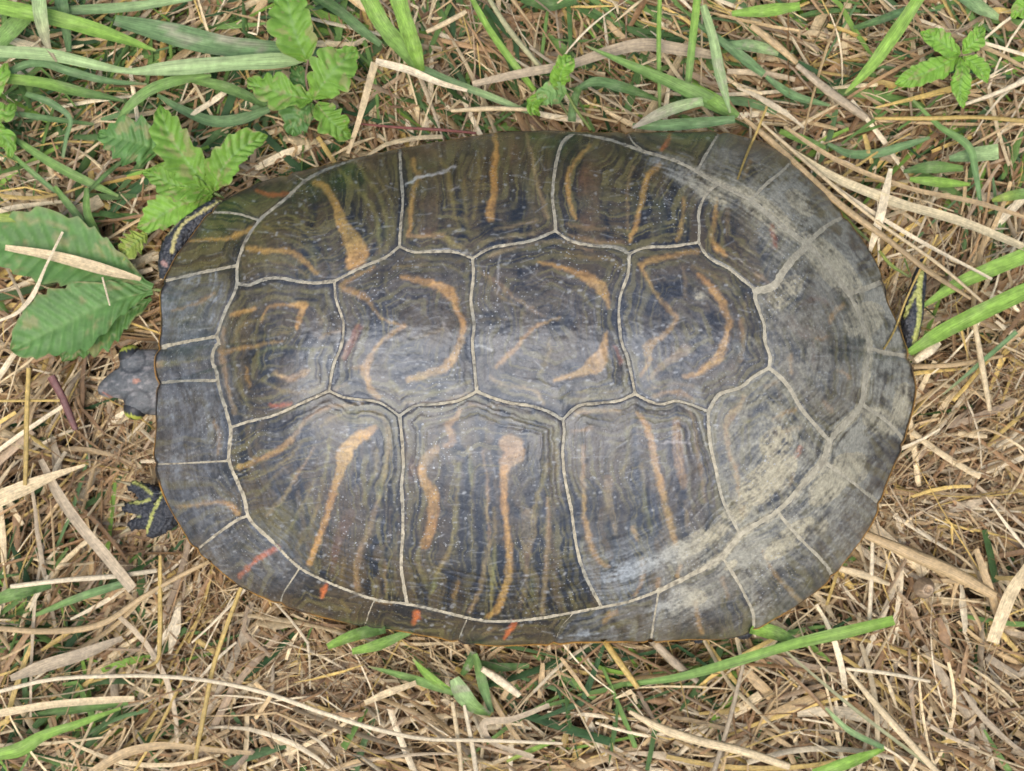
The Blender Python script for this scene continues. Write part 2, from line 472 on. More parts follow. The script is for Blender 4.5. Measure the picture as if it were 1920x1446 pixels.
# pigment ----------------------------------------------------------
O = (0.45, 0.25, 0.062); T = (0.34, 0.225, 0.095); Y = (0.20, 0.155, 0.045); R = (0.52, 0.125, 0.03); Br = (0.105, 0.072, 0.034); W = (0.52, 0.50, 0.44)
MARKS = [
 (O,1,[(590,342,9),(603,346,11),(620,366,12),(632,390,14),(640,415,20),(652,436,27),(665,460,37),(671,478,39),(662,496,28)]),
 (O,.9,[(467,466,10),(490,470,9),(520,470,8),(545,472,9),(570,490,8),(595,513,6)]),
 (R,.8,[(481,358,5),(500,364,6),(520,366,7),(540,362,6)]),
 (O,.9,[(353,452,5),(390,449,6),(430,447,6),(445,440,9),(472,430,9)]),
 (Y,.9,[(494,422,5),(530,445,6),(560,455,5),(585,475,5),(592,500,4)]), (Y,.8,[(540,400,4),(560,415,5),(585,450,5)]),
 (Y,1,[(628,306,6),(650,335,7),(680,365,8),(700,395,9),(710,430,8),(712,470,5)]),
 (Y,1,[(670,303,5),(685,330,6),(705,355,6),(720,390,6),(726,430,6),(725,470,4)]),
 (Y,.6,[(470,490,5),(510,490,5),(550,500,5),(580,520,4)]), (Y,.6,[(520,420,4),(560,440,4),(600,480,4)]), (Y,.5,[(560,380,5),(600,430,5),(615,480,5)]),
 (Y,.6,[(690,310,5),(720,350,5),(735,400,5),(738,450,4)]),
 (O,.9,[(777,300,9),(775,315,8),(785,325,8),(780,345,8),(773,370,8),(770,395,8),(770,420,6),(765,440,6)]),
 (T,.9,[(766,441,6),(780,443,7),(810,442,7),(835,442,7)]), (Y,1,[(838,444,10),(848,457,14),(864,465,9)]),
 (O,1,[(926,250,8),(931,275,11),(928,300,11),(926,330,11),(926,360,11),(921,385,13),(919,408,14)]),
 (Y,.9,[(890,262,4),(896,290,5),(897,330,5),(893,370,5),(889,410,4)]), (Y,.5,[(906,268,4),(908,330,4),(903,380,4)]),
 (T,.7,[(987,248,5),(997,290,6),(1003,325,7),(1010,355,7),(1018,380,8),(1028,408,5)]),
 (Br,.8,[(963,270,18),(975,325,22),(985,345,16),(1000,390,8)]), (Y,.9,[(815,286,8),(838,320,7),(845,360,7),(852,400,6),(862,430,5)]),
 (Br,.6,[(805,300,44),(802,360,48),(800,420,44)]), (T,.4,[(930,430,5),(965,424,6),(1005,412,6)]), (T,.35,[(900,455,5),(950,446,5),(1000,438,5)]),
 (Y,.6,[(870,340,5),(872,390,5),(878,430,4)]),
 (O,.75,[(1108,272,7),(1085,295,8),(1068,320,8),(1065,345,8),(1068,370,7),(1072,395,7),(1080,410,6)]),
 (O,.85,[(1235,311,8),(1218,325,10),(1208,350,10),(1202,380,10),(1195,410,9),(1190,430,9),(1180,450,7)]),
 (T,.5,[(1187,312,6),(1177,350,6),(1177,390,5),(1176,430,4)]), (O,.6,[(1282,370,6),(1281,400,7),(1278,425,7),(1270,450,6)]),
 (Br,.8,[(1112,300,34),(1102,350,40),(1105,410,34)]), (T,.5,[(1066,440,6),(1110,452,8),(1170,456,6)]), (T,.4,[(1062,420,5),(1100,428,6),(1140,430,4)]),
 (Br,.6,[(1235,380,24),(1238,430,20)]),
 (O,.75,[(1343,372,7),(1342,400,8),(1336,430,8),(1336,450,8),(1350,470,10),(1362,480,5)]), (R,.6,[(1448,422,8),(1452,445,9),(1453,462,6)]),
 (T,.5,[(1418,514,9),(1440,530,7)]), (T,.3,[(1365,390,7),(1362,440,6)]),
 # first vertebral
 (O,1,[(546,573,9),(562,572,12),(573,572,11)]), (O,1,[(568,577,13),(562,595,10),(557,613,8)]),
 (O,.9,[(434,592,6),(455,585,9),(478,580,8)]), (O,.7,[(490,602,5),(503,578,5),(522,572,7),(545,571,7)]),
 (T,1,[(514,699,5),(530,707,9),(545,710,10),(560,705,10),(572,699,13),(578,697,8)]),
 (O,.6,[(417,661,8),(440,655,7),(470,650,6),(500,645,5),(530,640,5)]),
 (O,.55,[(418,615,7),(416,640,9),(415,665,9),(422,695,9),(425,720,9),(433,750,8),(440,775,7)]),
 (O,.6,[(462,690,5),(465,710,6),(468,725,4)]),
 (Y,.8,[(487,690,4),(487,665,4),(530,652,4),(590,655,4),(618,652,4),(625,668,4),(618,705,4),(600,725,4),(560,735,4),(520,730,5),(495,715,5)]),
 (Y,.7,[(437,640,5),(445,618,5),(470,604,5),(500,596,4)]), (Y,.7,[(455,640,4),(490,632,4),(540,622,4)]), (R,.5,[(508,760,7),(530,760,7),(548,757,4)]),
 (T,.5,[(600,632,6),(640,618,6)]), (Y,.7,[(612,545,4),(612,580,4),(600,608,4)]), (Y,.7,[(480,545,4),(540,545,4),(595,548,4)]), (Y,.5,[(500,560,4),(540,558,4),(598,560,4),(596,600,4)]),
 (Y,.6,[(450,700,5),(456,740,5),(470,770,5)]),
 # second vertebral
 (O,.85,[(752,519,6),(790,527,10),(815,533,16),(838,545,22),(850,560,18),(856,580,9),(862,592,7),(868,607,10),(866,630,10),(860,650,12),(850,670,14),(835,688,16),(805,700,13),(780,708,12),(765,713,9)]),
 (O,.6,[(700,502,5),(680,512,6),(660,522,8),(640,535,10),(665,550,12),(690,562,9),(700,580,6),(715,595,6),(740,607,6),(758,610,6)]),
 (O,.65,[(758,611,6),(735,625,7),(715,640,8),(700,660,9),(690,680,14),(685,690,20),(688,712,13),(695,730,11),(710,745,10)]), (O,.5,[(662,690,6),(682,690,12)]),
 (Y,.9,[(738,502,5),(800,496,5),(850,502,5),(875,520,4)]), (Y,.7,[(725,512,4),(723,540,4),(735,560,4)]), (Y,.6,[(760,488,4),(820,484,4),(865,492,4)]),
 (Y,.9,[(735,733,5),(780,736,5),(840,732,5),(880,715,4)]), (T,.5,[(757,757,5),(830,752,5),(880,737,4)]), (Y,.7,[(736,685,4),(730,708,4),(745,730,4)]),
 (R,.25,[(672,615,16),(655,650,14),(645,670,10)]), (T,.5,[(630,728,6),(650,720,5)]), (Y,.6,[(740,650,4),(790,630,4),(830,618,4)]), (Y,.6,[(722,690,4),(728,660,4),(745,640,4)]),
 # third vertebral
 (O,.85,[(1010,492,5),(1045,500,8),(1070,508,10),(1090,515,14),(1110,526,22),(1127,541,20),(1135,555,12),(1141,577,6)]),
 (O,.9,[(1138,624,5),(1133,645,12),(1128,665,24),(1119,681,32),(1104,691,22),(1085,700,13),(1060,708,9),(1040,713,8)]),
 (T,.6,[(918,480,9),(960,465,8),(1000,456,7),(1050,452,6),(1110,470,5)]),
 (T,.5,[(893,505,4),(925,525,6),(945,540,7),(960,555,7),(985,570,6),(1005,585,5),(1020,592,4)]),
 (O,.6,[(929,690,6),(950,670,11),(970,650,9),(985,630,7),(1000,615,7),(1020,605,6),(1050,596,4)]),
 (T,.55,[(921,708,7),(940,720,9),(970,727,7),(1000,731,8),(1010,742,10),(1018,758,8)]),
 (Y,.8,[(1030,635,4),(1030,660,5),(1020,685,6),(1012,705,6),(1030,725,5)]), (Y,.8,[(1085,735,5),(1130,735,5),(1168,725,5),(1178,700,4)]),
 (Y,.7,[(1040,745,4),(1100,748,4),(1150,744,4)]), (Y,.8,[(1060,480,5),(1100,483,5),(1150,490,5),(1170,505,4)]), (Y,.8,[(1078,540,5),(1095,555,6),(1112,577,6)]),
 (R,.3,[(1153,650,6),(1165,680,5)]), (T,.3,[(905,600,6),(950,598,5)]), (Y,.5,[(990,470,4),(1040,470,4),(1090,475,4)]), (Y,.6,[(905,515,4),(940,555,5),(985,590,4)]),
 # fourth vertebral
 (O,.65,[(1310,472,6),(1285,474,7),(1260,480,8),(1235,485,10),(1215,490,10),(1202,498,10)]),
 (O,.6,[(1202,498,9),(1210,515,7),(1225,545,7),(1240,565,8),(1255,580,7),(1268,595,8),(1260,612,8),(1245,628,10),(1228,640,12),(1215,653,18),(1218,670,10),(1210,690,8),(1202,705,6)]),
 (O,.8,[(1310,515,5),(1325,530,10),(1340,548,14),(1352,562,14),(1360,585,10),(1367,605,9),(1362,630,11),(1355,655,15),(1345,672,18),(1325,688,12),(1305,702,9),(1283,707,8)]),
 (T,.5,[(1288,655,18),(1262,672,16),(1235,692,10),(1215,710,7)]), (T,.4,[(1280,500,5),(1285,540,6),(1285,556,6)]), (O,.45,[(1225,745,6),(1255,735,7),(1280,738,8),(1300,750,6)]),
 (T,.35,[(1218,729,6),(1250,721,7),(1300,724,5)]), (O,.35,[(1390,600,7),(1393,640,7),(1388,675,8)]), (Y,.6,[(1300,500,5),(1345,520,5),(1385,550,5),(1400,590,4)]),
 (Br,.6,[(1385,650,22),(1375,690,14)]),
 # fifth vertebral
 (O,.7,[(1557,601,8),(1567,583,8),(1580,573,8)]), (O,.6,[(1533,636,7),(1547,634,8)]), (O,.65,[(1575,695,7),(1592,708,9)]), (Br,.9,[(1524,645,7),(1525,670,7),(1527,700,6)]),
 (O,.4,[(1482,668,7),(1485,700,6)]), (Br,.8,[(1500,570,8),(1530,560,9),(1560,570,8)]), (O,.4,[(1545,755,8),(1560,770,8)]), (Br,.7,[(1480,600,20),(1500,620,22),(1540,625,18)]),
 # lower costals
 (O,1,[(702,803,8),(690,812,17),(672,821,21),(655,838,25),(645,856,30),(640,872,20),(638,888,14),(630,905,13),(622,935,12),(612,970,11),(602,1000,10),(590,1030,10),(580,1056,11)]),
 (O,.8,[(448,877,9),(475,867,9),(500,855,9),(525,842,10),(545,825,8)]), (T,.65,[(545,825,8),(560,805,7),(580,782,6),(605,768,6),(640,760,6),(680,757,5)]),
 (T,.6,[(500,967,7),(520,945,7),(540,920,7),(555,895,6),(575,865,5),(590,840,4)]), (Y,.8,[(520,1018,6),(535,1000,6),(555,970,6),(575,930,5),(588,900,5)]),
 (Y,.9,[(617,838,5),(607,895,6),(597,945,6),(582,985,5),(562,1022,5)]), (Y,.8,[(470,900,5),(510,880,5),(545,855,5),(565,830,4)]),
 (Br,.8,[(655,965,22),(640,1000,18),(628,1040,11),(622,1085,6)]),
 (Y,1.0,[(728,805,8),(730,830,8),(722,885,8),(712,930,8)]), (T,.55,[(712,930,8),(700,965,9),(690,1000,10),(675,1030,11),(668,1060,11),(669,1105,9)]),
 (Y,.8,[(706,845,8),(704,880,8),(690,915,7),(680,945,6)]), (Y,.9,[(610,792,5),(640,776,5),(680,772,5),(712,776,6),(727,800,7)]), (Y,.7,[(620,815,5),(614,860,6)]),
 (Y,.6,[(600,800,5),(630,788,4),(690,786,4)]), (T,.4,[(722,1055,5),(722,1110,4)]), (Y,.6,[(645,1050,5),(640,1095,4)]), (Y,.5,[(560,880,5),(530,940,5),(500,990,5)]),
 (Y,.6,[(480,930,5),(510,900,5),(535,875,4)]),
 (T,.7,[(862,768,8),(855,785,12),(840,797,14),(845,815,14),(850,828,12),(832,836,7)]),
 (T,.7,[(818,843,16),(797,864,18),(790,885,15)]), (O,.7,[(790,880,15),(797,905,19),(810,925,23),(813,950,22),(811,975,20),(805,1000,18),(797,1020,18)]),
 (T,1,[(945,826,12),(955,832,34),(964,838,38),(966,850,36),(952,866,26),(947,885,15)]), (O,.85,[(946,880,14),(945,905,13),(945,930,12),(946,960,11),(950,990,11),(953,1020,12),(955,1050,12),(952,1085,13),(943,1115,14),(930,1145,10),(915,1158,6)]),
 (Y,.9,[(880,840,5),(883,880,6),(884,910,4)]), (T,.55,[(905,848,5),(910,880,5),(915,920,6),(914,960,6),(917,1000,7),(915,1030,7),(910,1055,8),(905,1085,9),(897,1115,9),(880,1145,8)]),
 (Y,.9,[(928,955,5),(927,1010,6),(926,1060,6),(920,1125,7)]), (Y,.9,[(862,870,6),(857,930,6),(855,960,7),(850,1010,7),(840,1040,8),(820,1075,8),(810,1110,8)]),
 (Y,.9,[(1026,870,7),(1018,900,7),(1008,930,7),(1000,965,9)]), (T,.6,[(1028,935,7),(1028,1000,9),(1025,1050,9),(1022,1100,9),(1017,1150,8)]),
 (T,.35,[(992,970,30),(990,1010,26),(988,1050,10),(985,1100,8),(975,1140,8)]), (Y,.8,[(1045,845,7),(1043,890,6)]), (T,.45,[(880,760,5),(940,760,5),(970,758,5)]),
 (Y,.6,[(900,785,4),(950,787,4),(1000,787,4)]), (Y,.7,[(1035,805,6),(1042,850,6)]), (Y,.5,[(780,1060,7),(800,1100,7)]), (O,.4,[(860,1090,5),(850,1120,6)]), (Br,.6,[(770,820,20),(775,900,16)]),
 (Y,.5,[(1000,1060,6),(996,1130,5)]),
 (O,.75,[(1195,776,6),(1207,790,10),(1217,815,12),(1225,845,12),(1230,875,13),(1238,905,13),(1247,945,13),(1255,975,12),(1262,1005,11),(1267,1023,9)]),
 (T,.65,[(1093,840,8),(1093,890,8),(1095,930,8)]), (O,.65,[(1095,930,8),(1095,960,9),(1100,985,11),(1105,1010,10),(1115,1040,9),(1130,1058,7),(1140,1063,5)]),
 (T,.4,[(1293,770,5),(1303,805,7),(1306,840,7),(1312,870,7),(1318,905,7),(1322,940,6)]), (O,.35,[(1268,790,16),(1270,830,18),(1275,880,18),(1283,910,12)]),
 (T,.45,[(1140,900,16),(1143,940,15),(1147,965,13),(1153,1000,9)]), (T,.8,[(1080,775,9),(1110,771,8),(1140,769,8),(1161,771,6)]), (T,.5,[(1075,808,7),(1108,803,7)]),
 (Y,.9,[(1204,870,6),(1208,920,6),(1215,970,6),(1222,1000,5)]), (T,.35,[(1285,940,8),(1290,985,7)]), (O,.5,[(1187,990,8),(1193,1012,6)]), (O,.7,[(1276,1060,9),(1270,1080,7)]),
 (O,.55,[(1206,1050,8),(1205,1075,8),(1200,1100,7),(1190,1115,6)]), (O,.6,[(1236,1088,8),(1234,1100,7)]), (Y,.7,[(1175,800,5),(1178,850,5),(1165,890,5)]),
 (O,.6,[(1395,742,7),(1388,760,10),(1372,776,16),(1362,797,10),(1363,820,9),(1368,850,8),(1380,880,8),(1383,910,7),(1385,930,6)]),
 (O,.55,[(1495,768,9),(1470,775,8),(1450,787,5)]), (R,.7,[(1498,840,8),(1494,856,9)]), (O,.5,[(1487,890,7),(1480,912,6)]), (O,.5,[(1393,952,8),(1392,966,7)]), (O,.4,[(1435,726,7),(1458,715,8)]), (O,.35,[(1465,812,9),(1500,800,8)]),
 (Y,.5,[(1405,790,6),(1402,840,6)]),
 # marginals
 (O,.8,[(332,952,6),(370,946,7),(410,942,7),(432,948,10),(445,962,11)]), (R,.9,[(522,1027,10),(505,1035,9),(485,1048,9),(465,1065,8),(450,1080,6)]),
 (R,1.0,[(610,1096,8),(607,1106,11),(604,1118,9)]), (R,1.0,[(782,1149,14),(781,1157,13),(777,1167,7)]), (R,.95,[(964,1169,12),(956,1181,10),(946,1196,5)]),
 (O,.55,[(1155,1148,8),(1140,1155,10),(1132,1167,6)]), (O,.6,[(1304,1128,9),(1308,1155,9),(1316,1188,9)]), (O,.6,[(1430,1030,7),(1440,1055,8),(1460,1085,8),(1480,1105,8),(1500,1128,10)]),
 (O,.6,[(323,583,4),(350,575,5),(380,563,5),(402,549,4)]), (O,.9,[(291,685,9),(302,683,9)]), (Y,.9,[(300,683,7),(340,679,5),(392,670,4)]), (R,.7,[(1257,253,5),(1250,268,8),(1240,280,6)]),
 (O,.4,[(408,850,9),(412,820,8),(400,790,6)]), (O,.45,[(1408,300,6),(1396,330,6)]), (Y,.7,[(640,1128,6),(655,1145,5)]), (T,.4,[(930,1178,5),(905,1192,5)]), (T,.4,[(1045,1160,6),(1035,1175,5)]),
 (O,.4,[(705,1127,6),(735,1133,5)]), (O,.35,[(1355,1085,7),(1365,1120,6)]),
 # pale scratches
 (W,.9,[(761,346,3),(790,331,5),(825,324,5),(852,312,2.5)]), (W,.35,[(846,356,5),(862,350,4)]), (W,.6,[(888,645,3),(908,651,3),(922,658,4)]),
 (W,.5,[(938,478,3),(936,500,4),(934,520,4),(934,550,3)]), (W,.4,[(965,480,3),(945,497,3)]), (W,.35,[(980,497,3),(1010,522,3),(1020,530,2)]), (W,.5,[(1240,832,3),(1265,829,5),(1293,832,3)]),
 (W,.35,[(695,660,2),(760,662,2)]), (W,.4,[(830,605,2),(855,640,2)]), (W,.4,[(848,438,3),(870,430,2)]),
]
xw = GX + (fbm(GX / 9, GY / 9, 60, 3) - 0.5) * 7
yw = GY + (fbm(GX / 9, GY / 9, 70, 3) - 0.5) * 7
n_big = fbm(GX / 55, GY / 55, 80, 4)
n_mid = fbm(GX / 16, GY / 16, 90, 4)
n_fin = fbm(GX / 4.5, GY / 4.5, 100, 3)
costal = np.isin(LAB, np.arange(6, 14))
dark = np.array([0.0115, 0.0115, 0.0125]); brown = np.array([0.072, 0.050, 0.024]); olive = np.array([0.098, 0.080, 0.028])
csel = costal.astype(float)
vstreak = vnoise((GX + (n_big - 0.5) * 70) / 16.0, GY / 260.0, 121)      # costal colour runs across the shell
mixb = sstep(0.33, 0.62, (n_big * 0.55 + n_mid * 0.25 + .2 * n_fin) * (1 - .55 * csel) + vstreak * .55 * csel)[..., None]
PIG = dark * (1 - mixb) + brown * mixb
# irregular olive growth bands that follow each scute's border
bwarp = np.where(costal, np.minimum(DV, 170), DR) + (n_big - 0.5) * 34 + (n_mid - 0.5) * 6
band = vnoise(bwarp / 3.0, (GX + GY) / 700.0, 111)
band_b = vnoise(bwarp / 6.5, (GX - GY) / 700.0, 112)
bm_ = (np.maximum(sstep(0.56, 0.74, band) * .85, sstep(.60, .74, band_b) * .8) * (.25 + .75 * sstep(0.30, 0.55, fbm(GX / 40, GY / 40, 110, 3))) * (0.85 + 0.15 * csel))[..., None]
PIG = PIG * (1 - bm_) + olive * (1 + .7 * n_mid[..., None]) * bm_
band2 = vnoise((GX + (n_big - 0.5) * 60) / 5.5, GY / 200.0, 120)
bm2 = (sstep(0.56, 0.82, band2) * costal * 0.35 * sstep(0.30, 0.55, n_mid))[..., None]
PIG = PIG * (1 - bm2) + olive * 1.5 * bm2
dk2 = (sstep(0.62, 0.9, vnoise(bwarp / 2.4, (GX - GY) / 120.0, 113)) * .6)[..., None]
PIG = PIG * (1 - dk2) + np.array([.008, .008, .011]) * dk2
for colr, al, pts in MARKS:
    cp = catmull(np.array(pts, float), max(6, len(pts) * 5))
    reach = max(p[2] for p in pts) / 2 + 12
    x0, x1 = cp[:, 0].min() - reach, cp[:, 0].max() + reach
    y0, y1 = cp[:, 1].min() - reach, cp[:, 1].max() + reach
    i0, i1 = np.searchsorted(ys, [y0, y1]); j0, j1 = np.searchsorted(xs, [x0, x1])
    if i1 <= i0 or j1 <= j0: continue
    sx, sy = xw[i0:i1, j0:j1], yw[i0:i1, j0:j1]
    best = np.full(sx.shape, 99.0)
    for (ax, ay, aw), (bx, by, bw) in zip(cp[:-1], cp[1:]):
        vx, vy = bx - ax, by - ay
        t = np.clip(((sx - ax) * vx + (sy - ay) * vy) / (vx * vx + vy * vy + 1e-9), 0, 1)
        d = np.hypot(sx - ax - t * vx, sy - ay - t * vy) - (aw + (bw - aw) * t) / 2
        np.minimum(best, d, out=best)
    soft = 1.0 if colr is W else (2.3 if colr in (Y, Br) else 1.8)
    a = (1 - sstep(-2.0 * soft, 2.0 * soft, best + (n_fin[i0:i1, j0:j1] - .5) * 4 + (n_mid[i0:i1, j0:j1] - .5) * 4)) * al * (0.60 + 0.55 * n_fin[i0:i1, j0:j1]) * (0.60 + 0.7 * n_mid[i0:i1, j0:j1]) * (0.72 + .4 * band[i0:i1, j0:j1])
    a = np.clip(a, 0, 1)[..., None]
    cv = np.array(colr) * (0.75 + 0.5 * n_mid[i0:i1, j0:j1, None]) + np.array([0.05, -0.02, -0.01]) * (n_big[i0:i1, j0:j1, None] - .5) * 2
    PIG[i0:i1, j0:j1] = PIG[i0:i1, j0:j1] * (1 - a) + np.clip(cv, 0.004, 1) * a

# darker scalloped border beside the seams
bd = (np.exp(-((DN - 1.9) / .7) ** 2) * sstep(.42, .62, n_mid) * .7)[..., None]
PIG = PIG * (1 - bd) + np.array([.007, .007, .009]) * bd
# dried mud: wide patches on the tail half, thin film on the front rim
def blob(x, y, rx, ry, rot=0):
    c, s = math.cos(math.radians(rot)), math.sin(math.radians(rot))
    u = ((GX - x) * c + (GY - y) * s) / rx; v = (-(GX - x) * s + (GY - y) * c) / ry
    return np.exp(-(u * u + v * v))
dustreg = 0.0 * GX
for a, x, y, rx, ry, rot in [(.85,1300,345,110,26,30),(.9,1440,400,110,30,40),(1.0,1560,500,110,38,48),(.75,1500,380,60,30,45),(.9,1620,600,45,60,60),(.75,1690,760,30,80,10),
  (.8,1650,790,40,60,-60),(.8,1480,540,50,30,-40),(.45,1520,660,80,90,0),(.75,1460,560,40,35,0),(.8,1455,830,55,45,-40),(.95,1440,900,90,45,-40),(.9,1380,960,50,30,-40),
  (1.0,1300,1020,110,24,-28),(.9,1200,1065,90,20,-18),(.55,1160,1060,60,16,-10),(.9,1560,900,90,40,-50),(.9,1600,880,50,40,-50),(.85,1480,1010,90,30,-40),(.6,1540,990,60,40,-50),(.75,1270,1130,80,22,-20),
  (.8,1290,1120,60,30,0),(.55,1100,1190,70,12,0),(.6,1370,1060,50,25,-35),(.5,1420,1060,60,40,0),(.45,1500,1080,50,30,0),(.6,1310,555,22,22,0),(.55,1320,635,16,22,0),(.4,1410,640,25,30,0),
  (.4,1300,920,30,22,0),(.4,1260,880,22,16,0),(.3,340,600,50,45,0),(.45,395,560,30,30,-50),(.45,390,800,40,50,0),(.5,385,830,20,30,0),(.3,330,790,30,40,0),(.25,350,920,40,40,0),(.35,470,560,20,25,0),
  (.4,460,770,20,25,0),(.3,500,1095,40,16,25),(.4,490,1100,25,14,25),(.25,340,690,40,20,0),(.35,1550,650,30,60,0),(.4,1535,690,20,20,0),(.35,430,1000,30,20,0)]:
    dustreg = np.maximum(dustreg, a * blob(x, y, rx, ry, rot))
rear = np.isin(LAB, np.arange(24, 31)).astype(float)
dustreg = np.maximum(dustreg, .50 * rear * (0.6 + .4 * sstep(.38, .58, n_big)))
dustreg = np.maximum(dustreg, .36 * sstep(1330, 1500, GX) * sstep(.25, .6, n_big))
dustreg = np.maximum(dustreg, .42 * np.isin(LAB, [14, 15, 16, 17, 18]) * sstep(.3, .6, n_big))
ringR = np.exp(-(DRING / 26) ** 2) * sstep(1130, 1330, GX)
dustreg = np.maximum(dustreg, 0.62 * ringR)
seamR = np.exp(-(DR / 16) ** 2) * sstep(1380, 1480, GX)
dustreg = np.maximum(dustreg, 0.5 * seamR)
dustreg = np.maximum(dustreg, 0.22 * np.exp(-(DR / 9) ** 2))
# streaky breakup running parallel to the border seam
ang = vnoise((DRING + (n_big - .5) * 16) / 3.2, (GX - GY) / 70.0, 130)
n_vf = fbm(GX / 2.6, GY / 2.6, 105, 2)
brk = 0.34 * n_mid + 0.24 * n_fin + 0.26 * ang + 0.16 * n_vf
ct = np.clip((brk - .5) * 2.1 + .5, 0, 1)
DUST = sstep(0.50, 0.95, dustreg * 0.70 + ct * 0.58) * np.clip(dustreg * 1.6, 0, 1)
DUST = np.clip(DUST * (0.60 + 0.5 * n_fin) + 0.10 * n_vf * dustreg, 0, 0.9)
edge_clean = sstep(0, 26, np.minimum.reduce([np.hypot(GX - 1e9, GY)]))
soft_r = np.maximum.reduce([.95 * np.isin(LAB, [24, 25, 26, 27, 28, 29, 30]), .55 * (LAB == 31), .42 * (LAB == 23), .66 * (LAB == 13), .42 * (LAB == 5),
    .60 * (LAB == 9) * sstep(380, 470, GX - GY * .6 - 720), .55 * (LAB == 12) * sstep(960, 1060, GY), .30 * (LAB == 22)])
soft_r = soft_r * sstep(-0.05, .35, (1 - np.exp(-(DR / 40) ** 2)) * .2 + .25)
outer = np.isin(LAB, np.arange(14, 37)) * sstep(52, 105, DRING)          # worn clean towards the outer rim
softf = soft_r * (1 - .75 * outer) * np.clip(.08 + .88 * sstep(.32, .64, .42 * n_mid + .2 * n_big + .14 * n_fin + .24 * ang), 0, 1) * (.55 + .7 * n_vf)
DUST = 1 - (1 - DUST * .92) * (1 - np.clip(softf, 0, .72))
warm = sstep(1150, 1350, GX)[..., None]
dcol = np.array([0.30, 0.32, 0.32]) * (1 - warm) + (np.array([0.39, 0.345, 0.235]) * (0.82 + 0.36 * n_mid[..., None])) * warm
dcol = np.where((dustreg < 0.55)[..., None] & (warm > .5), np.array([0.325, 0.305, 0.235]), dcol)
# thin grey coat: dust on front rim, sky sheen painted on vertebrals and lower costals
film_sheen = 0.035 + 0.0 * GX
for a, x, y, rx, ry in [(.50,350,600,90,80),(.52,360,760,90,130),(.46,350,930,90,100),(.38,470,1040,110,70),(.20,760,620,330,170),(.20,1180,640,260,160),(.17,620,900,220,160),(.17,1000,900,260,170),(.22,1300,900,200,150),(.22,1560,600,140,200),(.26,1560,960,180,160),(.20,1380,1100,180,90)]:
    film_sheen = np.maximum(film_sheen, a * np.exp(-((GX - x) / rx) ** 4 - ((GY - y) / ry) ** 4))
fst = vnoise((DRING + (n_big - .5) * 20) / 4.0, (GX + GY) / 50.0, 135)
film_sheen = film_sheen * (0.35 + 1.0 * n_mid) * (0.55 + .9 * fst) * (0.6 + .8 * n_fin)
film_sheen = np.clip(film_sheen * 0.85, 0, .5)[..., None]
PIG = PIG * (1 - film_sheen) + np.array([0.215, 0.235, 0.26]) * film_sheen
# scratches and specks
rs = np.random.default_rng(77)
for q in range(2700):
    x = rs.uniform(300, 1705); y = rs.uniform(250, 1205)
    sp_ = rs.random() < .62
    ln = rs.uniform(0.5, 2.5) if sp_ else rs.uniform(4, 15)
    wd = rs.uniform(.7, 1.5) ** 2 if sp_ else rs.uniform(.6, 1.1)
    th_ = rs.normal(0, .25) if rs.random() < .75 else rs.uniform(0, 3.14)
    al = rs.uniform(.08, .45) * (1.0 if sp_ else .6)
    c_, s_ = math.cos(th_), math.sin(th_)
    R_ = ln + wd + 3
    i0, i1 = int((y - R_ - ys[0]) / ST), int((y + R_ - ys[0]) / ST) + 2; j0, j1 = int((x - R_ - xs[0]) / ST), int((x + R_ - xs[0]) / ST) + 2
    i0, j0 = max(i0, 0), max(j0, 0)
    dx_ = GX[i0:i1, j0:j1] - x; dy_ = GY[i0:i1, j0:j1] - y
    uu = np.abs(dx_ * c_ + dy_ * s_) - ln; vv = np.abs(-dx_ * s_ + dy_ * c_)
    d_ = np.hypot(np.clip(uu, 0, None), vv) - wd
    a = ((1 - sstep(-1.0, 1.2, d_)) * al)[..., None]
    PIG[i0:i1, j0:j1] = PIG[i0:i1, j0:j1] * (1 - a) + np.array([0.42, 0.42, 0.40]) * a
PIG = PIG * (1 - DUST[..., None]) + dcol * DUST[..., None]

# heights ----------------------------------------------------------
Z0 = dome(GX, GY)
hw_dip = 0.00040 * np.clip(1 - DN / 1.63, 0, 1)
grv = np.abs(vnoise((DRING + (n_big - .5) * 14) / 6.0, (GX + GY) / 140.0, 140) - 0.5) * 2
lowc = np.isin(LAB, [10, 11, 12, 13, 9, 8, 5])
gmask = np.exp(-(np.clip(DRING - 40, 0, None) / 70) ** 2) * lowc * (0.35 + 0.65 * sstep(880, 1040, GY) + 0.4 * sstep(1250, 1400, GX))
gmask = np.clip(gmask, 0, 1) * sstep(1.2, 3.0, DN)
grooves = -np.clip(0.24 - grv, 0, 1) * 0.0022 * gmask
rings = (vnoise(bwarp / 4.2, (GX - GY) / 150, 150) - 0.5) * 0.00030 + (vnoise(bwarp / 11.0, (GX + GY) / 200, 151) - 0.5) * 0.00045
rings = rings * (0.35 + 0.45 * csel) * (1 - .6 * sstep(35, 90, DR)) * (.5 + n_mid)
wr = (fbm(GX / 22, GY / 10, 160, 3) - .5) * 0.00035 * np.exp(-((GY - 615) / 70) ** 2) + (n_mid - .5) * 0.00022
umb = (sstep(0, 50, DR) - 1) * 0.0008      # each scute is very slightly pillowed
ZS = Z0 - hw_dip + (grooves + rings + wr) * sstep(0.9, 2.4, DN) + umb + DUST * 0.00010 * sstep(1, 3, DN)

